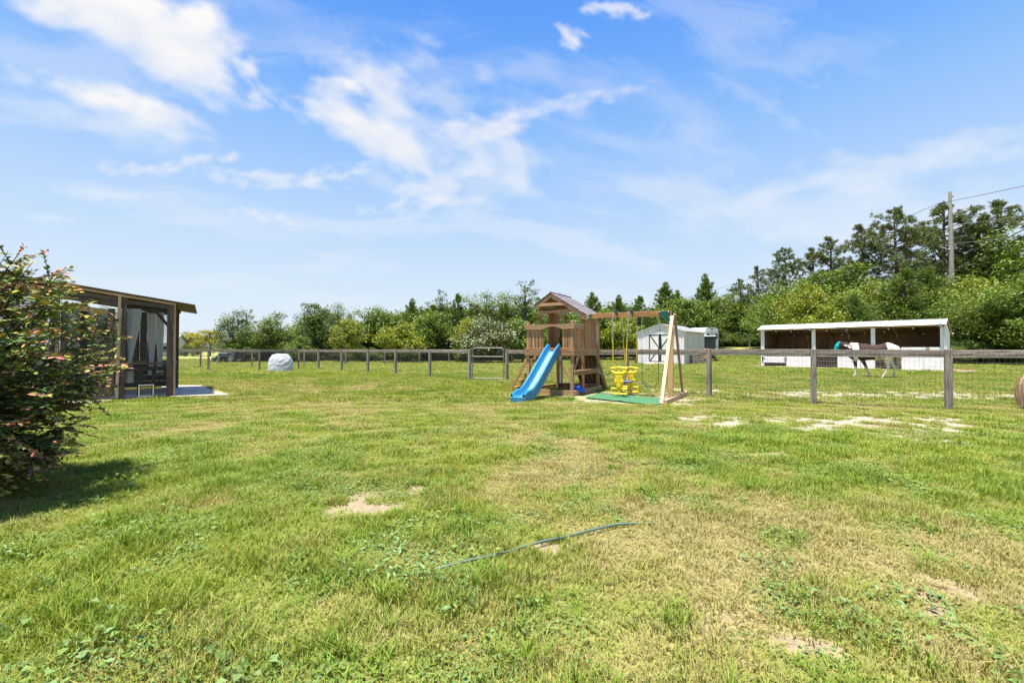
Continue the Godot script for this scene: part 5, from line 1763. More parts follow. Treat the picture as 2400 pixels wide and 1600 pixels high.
# Young pine: a feathery cone of upswept needled shoots.
func young_pine(sd: int, h: float, r: float, shoots: int) -> Array:
	var g := RandomNumberGenerator.new()
	g.seed = sd
	var wood := new_st()
	var st := new_st()
	var bark := Color(0.12, 0.09, 0.065)
	st_tube(wood, [Vector3(0, -0.2, 0), Vector3(0, h * 0.6, 0), Vector3(0, h, 0)], [h * 0.016, h * 0.009, h * 0.002], 6, false, bark)
	for i in shoots:
		var u := pow(g.randf(), 0.8)
		var y := h * lerpf(0.06, 1.0, u)
		var reach := r * (1.0 - pow(u, 1.9)) * g.randf_range(0.3, 1.2) + 0.1
		var a := g.randf() * TAU
		var root := Vector3(0, y * 0.93, 0)
		var tip := Vector3(cos(a) * reach, y + reach * 0.32, sin(a) * reach)
		st_tube(wood, [root, tip], [h * 0.003, h * 0.001], 3, false, bark)
		var tone := g.randf_range(0.75, 1.25)
		for k in int(2 + reach * 3.0):
			var c := root.lerp(tip, g.randf_range(0.35, 1.05))
			var d0 := (tip - root).normalized() + Vector3(0, 0.5, 0)
			for m in 11:
				var d := (d0 + Vector3(g.randfn(), g.randfn(), g.randfn()) * 0.6).normalized()
				var b := along(d, Vector3(g.randfn(), g.randfn(), g.randfn()))
				var l := g.randf_range(0.22, 0.42)
				var t := tone * g.randf_range(0.8, 1.2)
				leaf_quad(st, c + d * l * 0.5, b, l, 0.05, Color(t, t, t))
	return [wood.commit(), st.commit()]

func leafm(r: float, g: float, b: float, back := 0.7) -> StandardMaterial3D:
	var m := vcol(0.55, back)
	m.albedo_color = lin(r, g, b)
	return m

func trees():
	var bark := vcol(0.9)
	var leaf := {
		"fresh": leafm(0.135, 0.215, 0.018), "yellow": leafm(0.22, 0.265, 0.018), "dark": leafm(0.10, 0.165, 0.026), "mid": leafm(0.125, 0.195, 0.022), "silver": leafm(0.19, 0.225, 0.11, 0.3),
		"pine": leafm(0.125, 0.165, 0.042, 0.6), "young": leafm(0.15, 0.225, 0.045, 0.6), "gold": leafm(0.32, 0.30, 0.022)}
	var P := {
		"round": broadleaf(201, 7.0, 2.9, 105, 95, 0.19, 0.06, 0.2), "oak": broadleaf(202, 7.5, 3.3, 115, 95, 0.19, 0.08, 0.3), "tall": broadleaf(203, 9.0, 2.6, 105, 90, 0.19, 0.13, 0.4), "bush": broadleaf(204, 4.0, 2.3, 80, 110, 0.16, 0.0, 0.2),
		"loose": broadleaf(205, 9.0, 3.0, 85, 70, 0.19, 0.2, 0.5), "near": broadleaf(206, 6.5, 3.2, 135, 130, 0.145, 0.02, 0.25), "near2": broadleaf(207, 6.5, 3.0, 135, 130, 0.145, 0.0, 0.35),
		"pine": tall_pine(211, 16.0, 3.3, 44, 0.42), "pine2": tall_pine(212, 16.0, 2.8, 36, 0.48), "pine3": tall_pine(213, 16.0, 3.8, 50, 0.45), "young": young_pine(221, 7.0, 2.2, 190), "young2": young_pine(222, 7.0, 1.7, 170), "wisp": broadleaf(231, 9.0, 1.7, 40, 30, 0.19, 0.5, 0.6)}
	var own := {"round": 7.0, "oak": 7.5, "tall": 9.0, "bush": 4.0, "loose": 9.0, "near": 6.5, "near2": 6.5, "pine": 16.0, "pine2": 16.0, "pine3": 16.0, "young": 7.0, "young2": 7.0, "wisp": 9.0}
	# [kind, leaf, pixel column, depth, height, width factor, label]
	var list := [
		["oak", "dark", 545, 48, 5.4, 0.95, "dark spreading tree over the tractor, nearest the yellow trees"],
		["oak", "mid", 632, 49, 5.3, 1.2, "rounded green tree behind the white dome, beside the dark spreading one"],
		["wisp", "dark", 575, 52, 6.2, 1.0, "thin dark treetop between the two rounded trees near the dome"],
		["tall", "dark", 735, 50, 7.0, 1.15, "tall dark tree next to the gap of sky right of the dome"],
		["loose", "mid", 790, 56, 7.6, 1.0, "loose tall tree just right of the dark tree by the sky gap"],
		["round", "yellow", 815, 47, 5.0, 1.05, "bright yellow-green tree before the taller trees right of the dome"],
		["loose", "mid", 880, 54, 7.0, 1.1, "green tree with an uneven top behind the bright yellow-green one"],
		["bush", "yellow", 935, 46, 4.2, 1.2, "low yellow-green bushy tree left of the metal gate"],
		["young2", "young", 965, 56, 7.4, 1.0, "narrow pointed young pine among the trees left of the gate"],
		["round", "fresh", 1010, 50, 6.0, 1.1, "fresh green rounded tree behind the fence left of the gate"],
		["wisp", "dark", 1037, 56, 9.0, 0.8, "thin dark spindly treetop standing above the trees left of the gate"],
		["young", "young", 1072, 53, 7.6, 0.9, "pointed young pine left of the gate, right of the spindly treetop"],
		["bush", "silver", 1150, 44, 4.6, 1.25, "silvery grey-green bush directly behind the metal gate"],
		["loose", "mid", 1140, 54, 8.8, 1.1, "tall loose tree above the silvery bush behind the gate"],
		["loose", "fresh", 1190, 56, 9.0, 1.0, "tall fresh green tree just left of the playset roof"],
		["wisp", "dark", 1228, 52, 9.6, 1.1, "dark wispy tree reaching up beside the playset roof"],
		["round", "yellow", 1095, 47, 5.0, 1.0, "yellow-green tree left of the silvery bush"],
		["bush", "fresh", 1225, 46, 4.6, 1.1, "fresh green bush between the gate and the playset"],
		["wisp", "pine", 1310, 60, 9.0, 1.3, "small dark treetop peeping over the playset roof"],
		["round", "fresh", 1300, 54, 6.2, 1.2, "green tree seen through the open playset cabin"],
		["young2", "young", 1388, 58, 8.2, 1.1, "young pine just right of the playset roof"],
		["round", "fresh", 1415, 52, 6.2, 1.1, "fresh green tree behind the swing chains nearest the tower"],
		["young2", "young", 1450, 60, 8.0, 1.0, "thin dark conifer above the middle of the swing beam"],
		["bush", "yellow", 1462, 50, 5.0, 1.1, "bright bush behind the swing chains left of the shed"],
		["young", "young", 1500, 58, 7.6, 1.0, "young pine above the left roof edge of the white shed"],
		["young2", "mid", 1560, 62, 9.6, 1.1, "tall pointed tree directly behind the white shed"],
		["young2", "mid", 1588, 66, 8.8, 0.95, "slim dark conifer behind the peak of the wooden swing frame"],
		["round", "fresh", 1610, 57, 8.0, 1.1, "fresh green tree behind the roof of the white shed"],
		["young2", "mid", 1655, 60, 10.2, 0.9, "slim dark pointed conifer standing above the trailer"],
		["loose", "mid", 1668, 70, 9.2, 1.1, "loose green tree behind the white horse trailer"],
		["oak", "fresh", 1725, 84, 10.0, 1.2, "spreading green tree at the far end of the grass gap"],
		["pine2", "pine", 1735, 84, 13.0, 1.0, "first tall pine above the grass gap, left of the stable"],
		["pine", "pine", 1782, 80, 14.6, 0.85, "tall pine with layered limbs rising over the left end of the stable"],
		["pine3", "pine", 1845, 66, 14.8, 0.85, "broad dark pine crown in line with the left stable bay"],
		["pine2", "pine", 1905, 64, 14.6, 1.0, "open pine with thin crown above the first inner stable post"],
		["pine2", "pine", 1945, 62, 15.8, 1.0, "tall slim pine between the two open-crowned pines over the stable"],
		["pine", "pine", 2030, 60, 17.2, 1.0, "tall pine with brownish open crown left of the utility pole"],
		["pine3", "pine", 2110, 58, 19.0, 0.95, "large dark pine standing just left of the utility pole"],
		["pine3", "pine", 2205, 62, 20.8, 1.15, "highest broad tree crown right behind the utility pole"],
		["pine", "pine", 2290, 60, 18.6, 1.2, "dark broad crown right of the utility pole"],
		["pine2", "pine", 2345, 58, 20.4, 1.2, "tall wind-swept crown near the right edge of the picture"],
		["near", "fresh", 1842, 54, 9.0, 1.0, "big fresh green tree behind the left end of the stable"],
		["near", "yellow", 1885, 46, 8.0, 1.0, "yellow-green tree behind the left stable bay"],
		["bush", "yellow", 1925, 41, 5.3, 1.0, "bright lime bush above the stable roof, behind the horse head"],
		["near2", "fresh", 1985, 44, 7.2, 1.1, "fresh green tree behind the middle of the stable"],
		["young", "young", 2005, 42, 6.0, 1.2, "soft young pine just above the middle of the stable roof"],
		["near", "yellow", 2060, 46, 8.2, 1.1, "yellow-green tree behind the third stable post"],
		["young", "young", 2125, 43, 8.4, 1.35, "large feathery young pine over the right stable bay"],
		["young", "young", 2180, 45, 8.8, 1.2, "tallest feathery young pine, left of the foot of the utility pole"],
		["near2", "fresh", 2240, 40, 6.6, 1.1, "green tree behind the right end of the stable"],
		["near", "yellow", 2290, 42, 8.0, 1.2, "yellow-green tree right of the stable, below the utility pole"],
		["near2", "mid", 2330, 36, 6.2, 1.2, "dense green tree at the wood edge right of the stable"],
		["near", "fresh", 2400, 35, 7.0, 1.25, "dense fresh green tree at the right edge of the picture"],
		["oak", "mid", 2385, 54, 15.0, 1.0, "tall dark leafy tree behind the right edge of the wood"],
		["near", "mid", 2480, 40, 9.0, 1.2, "leafy tree cut off by the right edge of the picture"],
		["tall", "mid", 2265, 66, 16.5, 1.2, "tall leafy tree behind the foot of the utility pole"],
		["tall", "mid", 2150, 63, 14.5, 1.2, "tall leafy tree between the feathery pines and the dark pines"],
		["tall", "mid", 2000, 56, 12.0, 1.3, "tall leafy tree below the brownish pine crown"],
		["tall", "fresh", 1925, 56, 11.0, 1.3, "leafy tree below the slim pines over the stable"],
		["round", "gold", 492, 92, 5.8, 1.6, "bright yellow tree beside the dark spreading tree"],
		["round", "gold", 450, 96, 5.4, 1.5, "bright yellow tree behind the far house"],
		["oak", "yellow", 425, 104, 5.4, 1.2, "yellow-green tree above the roof of the far house"],
		["bush", "dark", 432, 84, 2.4, 1.0, "small dark round tree before the far house"],
		["bush", "dark", 462, 88, 2.0, 1.3, "low dark hedge bush right of the far house"],
		["oak", "dark", 205, 26, 3.9, 1.0, "dark leafy tree seen through the gazebo door screen"],
		["loose", "dark", 262, 25, 4.0, 0.9, "dark airy tree seen through the screen beside the door post"],
		["bush", "mid", 548, 47, 2.6, 1.3, "low shaded bush behind the tractor"],
		["bush", "mid", 700, 47, 2.8, 1.2, "low bush at the foot of the tree right of the dome"]]
	for e in list:
		var kind: String = e[0]
		var called: String = {"pine": "pine_tree", "pine2": "pine_tree", "pine3": "pine_tree", "young": "young_pine", "young2": "young_pine", "bush": "bushy_tree"}.get(kind, "leafy_tree")
		var dep: float = e[3]
		var p := at((e[2] - 1200.0) / 1067.0 * dep, dep)
		p.y = height_at(p.x, p.z) - 0.05
		var t := thing(called, e[6], "tree", p, rng.randf() * TAU, {"pine_tree": "pines of the wood", "young_pine": "young pines", "bushy_tree": "bushy trees at the wood edge"}.get(called, "leafy trees of the wood"))
		var s: float = e[4] / own[kind]
		t.scale = Vector3(s * e[5], s, s * e[5])
		put(t, "trunk", P[kind][0], bark)
		put(t, "crown", P[kind][1], leaf[e[1]])
	# the wood behind, too dense to tell tree from tree
	var r := RandomNumberGenerator.new()
	r.seed = 5
	for w in [["wood_thicket", "dense green wood behind the fence from the dome to the shed", "bush", leaf.mid, [[560, 700, 52, 58, 3.2], [700, 1000, 54, 70, 5.4], [1000, 1260, 55, 70, 6.6], [1250, 1640, 60, 76, 7.2], [1250, 1620, 60, 70, 6.0], [1640, 1800, 84, 96, 9.0]], 190], ["wood_thicket", "dense leafy wood behind the stable", "near2", leaf.fresh, [[1860, 2560, 46, 66, 6.5], [1860, 2560, 46, 66, 6.6], [1830, 1900, 60, 72, 8.0], [2270, 2560, 37, 40, 4.5]], 120], ["wood_undergrowth", "low shaded undergrowth along the foot of the wood", "bush", leaf.dark, [[640, 1330, 49, 52, 1.7], [1330, 1640, 58, 62, 1.9], [1680, 1800, 78, 82, 2.6], [1830, 2200, 41, 44, 1.9], [2210, 2480, 35, 37, 1.7]], 130]]:
		var xs := []
		for k in w[5]:
			var z = w[4][r.randi() % w[4].size()]
			var dep := r.randf_range(z[2], z[3])
			var p := at((r.randf_range(z[0], z[1]) - 1200.0) / 1067.0 * dep, dep)
			p.y = height_at(p.x, p.z) - 0.1
			var s: float = z[4] / own[w[2]] * r.randf_range(0.75, 1.2)
			xs.append(Transform3D(Basis(Vector3.UP, r.randf() * TAU).scaled(Vector3(s * 1.25, s, s * 1.25)), p))
		var mm := MultiMesh.new()
		mm.transform_format = MultiMesh.TRANSFORM_3D
		mm.mesh = P[w[2]][1]
		mm.instance_count = xs.size()
		for k in xs.size():
			mm.set_instance_transform(k, xs[k])
		var o := MultiMeshInstance3D.new()
		o.name = numbered(w[0])
		o.multimesh = mm
		o.material_override = w[3]
		add_child(o)
		tag(o, w[1], "wood", "", "stuff")

# ---------------------------------------------------------------- flowering shrub close to the camera
func shrub():
	var g := RandomNumberGenerator.new()
	g.seed = 88
	var c := at(-5.0, 3.80)
	var t := thing("flowering_shrub", "large shrub with green, bronze and pink leaves beside the gazebo", "shrub", c)
	var wood := new_st()
	# leaf: folded along its midrib, tip drooping
	var lf := new_st()
	lf.set_smooth_group(-1)
	var pts := [[0.0, 0.0, 0.0], [0.26, 0.24, 0.04], [0.62, 0.26, 0.045], [1.0, 0.0, -0.05]]
	for s in [-1.0, 1.0]:
		var mid := [Vector3(0, 0, 0), Vector3(0.28, -0.01, 0), Vector3(0.62, -0.01, 0), Vector3(1.0, -0.08, 0)]
		for i in 3:
			var a: Vector3 = mid[i]
			var b: Vector3 = mid[i + 1]
			var ao := Vector3(pts[i][0], pts[i][2] + a.y, s * pts[i][1])
			var bo := Vector3(pts[i + 1][0], pts[i + 1][2] + b.y, s * pts[i + 1][1])
			var n := Vector3(0, 1, -s * 0.25).normalized()
			if i > 0:
				tri(lf, a, ao, b, n)
			if i < 2:
				tri(lf, b, ao if i > 0 else a, bo, n)
	var leaf := lf.commit()
	var spots := []
	var stems := 270
	for i in stems:
		var az := g.randf() * TAU
		var el := asin(g.randf_range(-0.75, 1.0))
		var d := Vector3(cos(az) * cos(el), sin(el), sin(az) * cos(el))
		var k := g.randf_range(0.86, 1.08)
		if g.randf() < 0.12:
			k *= 1.14
		var tip := Vector3(d.x * 1.22, 1.08 + d.y * (1.36 if d.y > 0.0 else 1.02), d.z * 1.15) * Vector3(k, 1.0, k) + Vector3(0, (k - 1.0) * 0.9, 0)
		tip.y = minf(tip.y, 2.5 - 0.45 * Vector2(tip.x, tip.z).length() + 0.1 * g.randf())
		var root := Vector3(g.randf_range(-0.25, 0.25), 0.0, g.randf_range(-0.25, 0.25))
		var bendp := root.lerp(tip, 0.5) + Vector3(-d.x * 0.25, 0.18, -d.z * 0.25)
		var line := []
		for j in 13:
			var u := j / 12.0
			line.append(root.lerp(bendp, u).lerp(bendp.lerp(tip, u), u))
		var rad := []
		for j in 13:
			rad.append(lerpf(0.016, 0.0022, j / 12.0))
		st_tube(wood, line, rad, 5, false)
		var red := g.randf()
		for tw in 24:
			var u0 := 0.34 + 0.66 * (tw + g.randf() * 0.6) / 24.0
			var p: Vector3 = line[mini(12, int(u0 * 12))]
			var q := (d * 0.75 + Vector3(g.randfn(), g.randfn() * 0.55 + 0.12, g.randfn()) * 0.65).normalized()
			var len := g.randf_range(0.14, 0.34)
			var tp := p + q * len + Vector3(0, -0.03, 0)
			st_tube(wood, [p, p.lerp(tp, 0.5) + Vector3(0, 0.01, 0), tp], [0.004, 0.003, 0.0012], 3, false)
			var n := int(len / 0.0165)
			for m in n:
				var v := (m + 0.5) / n
				var young := u0 * 0.55 + v * 0.6
				spots.append([p.lerp(tp, v), q, (1.0 if m % 2 == 0 else -1.0), young, red, p.y])
		# bare reaching shoots with new leaves
		if g.randf() < 0.22:
			var e := tip + (d + Vector3(g.randfn() * 0.3, 0.35, g.randfn() * 0.3)).normalized() * g.randf_range(0.1, 0.24)
			st_tube(wood, [tip, tip.lerp(e, 0.5) + Vector3(0, 0.015, 0), e], [0.003, 0.0022, 0.0012], 3, false)
			for m in 9:
				spots.append([tip.lerp(e, m / 8.0), (e - tip).normalized(), 1.0 if m % 2 == 0 else -1.0, 1.25, g.randf(), tip.y])
	put(t, "branches", wood.commit(), plain(0.075, 0.05, 0.036, 0.9))
	var mat := vcol(0.6, 0.3)
	mat.metallic_specular = 0.3
	var buf := PackedFloat32Array()
	var singles := []
	for s in spots:
		var q: Vector3 = s[1]
		var sidev: Vector3 = q.cross(Vector3.UP).normalized() * s[2]
		var d: Vector3 = (q * 0.55 + sidev + Vector3(g.randfn(), g.randfn(), g.randfn()) * 0.28).normalized()
		var b := along(d, Vector3(0, 1, 0) + Vector3(g.randfn(), 0, g.randfn()) * 0.45)
		var size := g.randf_range(0.038, 0.062)
		var young: float = s[3] + g.randf_range(-0.12, 0.12)
		var col: Color
		if young > 1.1 and s[4] > 0.35:
			col = Color(0.52, 0.13, 0.14).lerp(Color(0.44, 0.22, 0.13), g.randf())
		elif young > 0.96:
			col = Color(0.36, 0.37, 0.05).lerp(Color(0.36, 0.20, 0.11), g.randf() * (0.6 + 0.5 * s[4]))
		elif young > 0.7:
			col = Color(0.17, 0.25, 0.036).lerp(Color(0.18, 0.10, 0.075), pow(g.randf(), 1.5) * (0.3 + s[4]))
		else:
			col = Color(0.065, 0.155, 0.038).lerp(Color(0.12, 0.21, 0.06), g.randf())
		if g.randf() < 0.03:
			col = Color(0.13, 0.05, 0.075)
		var x := Transform3D(b.scaled_local(Vector3(size, size, size)), s[0])
		if singles.size() < 280 and x.origin.x > 0.25 and x.origin.z > 0.2 and young > 0.75 and g.randf() < 0.06:
			singles.append([x, col])
			continue
		var o := x.origin
		buf.append_array(PackedFloat32Array([x.basis.x.x, x.basis.y.x, x.basis.z.x, o.x, x.basis.x.y, x.basis.y.y, x.basis.z.y, o.y, x.basis.x.z, x.basis.y.z, x.basis.z.z, o.z, col.r, col.g, col.b, 1.0]))
	var mm := MultiMesh.new()
	mm.transform_format = MultiMesh.TRANSFORM_3D
	mm.use_colors = true
	mm.mesh = leaf
	mm.instance_count = buf.size() / 16
	mm.buffer = buf
	var o := MultiMeshInstance3D.new()
	o.name = "foliage"
	o.multimesh = mm
	o.material_override = mat
	o.set_meta("kind", "stuff")
	t.add_child(o)
	var tones := []
	for c2 in [Color(0.52, 0.13, 0.14), Color(0.44, 0.22, 0.13), Color(0.30, 0.32, 0.05), Color(0.30, 0.19, 0.09), Color(0.17, 0.24, 0.04), Color(0.18, 0.12, 0.07)]:
		var m2 := StandardMaterial3D.new()
		m2.albedo_color = c2.linear_to_srgb()
		m2.roughness = 0.6
		m2.metallic_specular = 0.3
		m2.cull_mode = BaseMaterial3D.CULL_DISABLED
		m2.backlight_enabled = true
		m2.backlight = Color(0.3, 0.3, 0.18)
		tones.append([c2, m2])
	for s in singles:
		var best = tones[0]
		for k in tones:
			if Vector3(k[0].r - s[1].r, k[0].g - s[1].g, k[0].b - s[1].b).length() < Vector3(best[0].r - s[1].r, best[0].g - s[1].g, best[0].b - s[1].b).length():
				best = k
		put(t, "leaf", leaf, best[1], s[0])

# ---------------------------------------------------------------- horses
# A horse that faces -x, hooves on y = 0, built for withers at 1.62 m.
func horse_bones() -> Array:
	var B := []
	var b := func(a: Vector3, c: Vector3, ra: float, rc: float, k := 0.09): B.append([a, c, ra, rc, k])
	# trunk: deep chest, belly rising to the flank, croup
	b.call(Vector3(-0.42, 1.24, 0), Vector3(-0.05, 1.17, 0), 0.285, 0.335, 0.14)
	b.call(Vector3(-0.05, 1.17, 0), Vector3(0.45, 1.15, 0), 0.345, 0.33, 0.14)
	b.call(Vector3(0.45, 1.18, 0), Vector3(0.80, 1.30, 0), 0.315, 0.285, 0.14)
	b.call(Vector3(0.80, 1.30, 0), Vector3(1.02, 1.27, 0), 0.29, 0.23, 0.12)
	b.call(Vector3(-0.36, 1.46, 0), Vector3(0.0, 1.42, 0), 0.15, 0.12, 0.14)
	b.call(Vector3(-0.52, 1.10, 0.0), Vector3(-0.40, 0.98, 0), 0.20, 0.19, 0.12)
	# neck, carried low and level, and head
	b.call(Vector3(-0.46, 1.34, 0), Vector3(-0.72, 1.46, 0), 0.225, 0.165, 0.12)
	b.call(Vector3(-0.72, 1.46, 0), Vector3(-0.95, 1.565, 0), 0.165, 0.115, 0.10)
	b.call(Vector3(-0.44, 1.18, 0), Vector3(-0.90, 1.44, 0), 0.17, 0.10, 0.10)
	b.call(Vector3(-0.96, 1.56, 0), Vector3(-1.06, 1.46, 0), 0.105, 0.105, 0.06)
	b.call(Vector3(-1.00, 1.42, 0), Vector3(-1.05, 1.36, 0), 0.105, 0.09, 0.06)
	b.call(Vector3(-1.06, 1.46, 0), Vector3(-1.20, 1.17, 0), 0.085, 0.058, 0.05)
	b.call(Vector3(-1.18, 1.18, 0), Vector3(-1.205, 1.10, 0), 0.062, 0.05, 0.04)
	for s in [-1.0, 1.0]:
		b.call(Vector3(-0.955, 1.64, s * 0.055), Vector3(-1.01, 1.77, s * 0.075), 0.032, 0.010, 0.03)
		b.call(Vector3(0.80, 1.30, s * 0.13), Vector3(0.86, 1.05, s * 0.15), 0.21, 0.17, 0.10)
		b.call(Vector3(-0.46, 1.24, s * 0.12), Vector3(-0.38, 1.02, s * 0.15), 0.17, 0.12, 0.10)
	# legs: [shoulder or hip, elbow or stifle, knee or hock, fetlock, toe]
	for l in [[Vector3(-0.40, 1.02, 0.15), Vector3(-0.40, 0.76, 0.15), Vector3(-0.37, 0.46, 0.15), Vector3(-0.39, 0.13, 0.15), Vector3(-0.445, 0.04, 0.15)],
			[Vector3(-0.30, 1.02, -0.15), Vector3(-0.10, 0.78, -0.15), Vector3(0.02, 0.46, -0.15), Vector3(0.12, 0.13, -0.15), Vector3(0.065, 0.04, -0.15)]]:
		b.call(l[0], l[1], 0.115, 0.078, 0.07)
		b.call(l[1], l[2], 0.080, 0.056, 0.04)
		b.call(l[2], l[2] + (l[3] - l[2]) * 0.12, 0.054, 0.046, 0.03)
		b.call(l[2], l[3], 0.046, 0.042, 0.03)
		b.call(l[3], l[3] + Vector3(0, 0.001, 0), 0.043, 0.043, 0.02)
		b.call(l[3], l[4], 0.037, 0.046, 0.02)
	for l in [[Vector3(0.86, 1.06, 0.15), Vector3(0.76, 0.90, 0.16), Vector3(0.80, 0.47, 0.15), Vector3(0.65, 0.13, 0.15), Vector3(0.59, 0.04, 0.15)],
			[Vector3(0.90, 1.06, -0.15), Vector3(0.84, 0.88, -0.16), Vector3(1.03, 0.50, -0.15), Vector3(1.015, 0.13, -0.15), Vector3(0.955, 0.04, -0.15)]]:
		b.call(l[0], l[1], 0.17, 0.125, 0.08)
		b.call(l[1], l[2], 0.115, 0.055, 0.05)
		b.call(l[2] + Vector3(0.02, 0.04, 0), l[2] + Vector3(0, -0.04, 0), 0.05, 0.048, 0.03)
		b.call(l[2], l[3], 0.05, 0.043, 0.03)
		b.call(l[3], l[3] + Vector3(0, 0.001, 0), 0.044, 0.044, 0.02)
		b.call(l[3], l[4], 0.038, 0.047, 0.02)
	return B

func paint_coat(p: Vector3, _n: Vector3) -> Color:
	var n := n_fine.get_noise_3d(p.x * 3.0, p.y * 3.0, p.z * 3.0)
	var dark := Color(0.036, 0.025, 0.024).lerp(Color(0.062, 0.037, 0.031), smoothstep(1.25, 1.55, p.y) * smoothstep(-0.35, 0.1, p.x) * 0.8)  # light from above put into the coat: back redder and paler
	var white := Color(0.60, 0.57, 0.52)
	if p.y < 0.055:
		return Color(0.30, 0.25, 0.19)
	var w := 0.0
	# stockings
	w = maxf(w, smoothstep(0.52, 0.44, p.y + n * 0.06) if p.x < 0.35 else smoothstep(0.98, 0.86, p.y + n * 0.12))
	# patch over the shoulder, under the mane
	w = maxf(w, smoothstep(0.04, 0.0, absf(p.x + 0.36 + (p.y - 1.3) * 0.22) - 0.105 + n * 0.05) * smoothstep(0.98, 1.06, p.y))
	w = maxf(w, smoothstep(0.03, 0.0, absf(p.x + 0.36) - 0.075 + n * 0.04) * smoothstep(0.74, 0.80, p.y))
	# patch over the croup
	w = maxf(w, smoothstep(0.03, 0.0, 0.80 - p.x + (p.y - 1.4) * -0.18 + n * 0.05) * smoothstep(1.0, 1.1, p.y + (1.05 - p.x) * 0.5))
	# splash on the neck and a blaze on the nose
	w = maxf(w, smoothstep(0.075, 0.05, Vector2(p.x + 0.755 + (p.y - 1.5) * 0.5, (p.y - 1.50) * 1.9).length() + n * 0.06))
	w = maxf(w, smoothstep(0.06, 0.03, Vector2((p.x + 0.62) * 0.5, p.y - 1.44 + (p.x + 0.62) * 0.7).length() + n * 0.02))
	if p.x < -1.16 and p.y < 1.2:
		w = maxf(w, 0.7)
	return dark.lerp(white, clampf(w, 0.0, 1.0))

func hair(st: SurfaceTool, a: Vector3, mid: Vector3, b: Vector3, w: float, col: Color, side: Vector3):
	var prev := []
	for i in 6:
		var u := i / 5.0
		var p := a.lerp(mid, u).lerp(mid.lerp(b, u), u)
		var ww := w * (1.0 - 0.75 * u * u) * 0.5
		var cur := [p - side * ww, p + side * ww]
		if i > 0:
			for v in [prev[0], cur[0], cur[1], prev[0], cur[1], prev[1]]:
				st.set_color(col)
				st.add_vertex(v)
		prev = cur

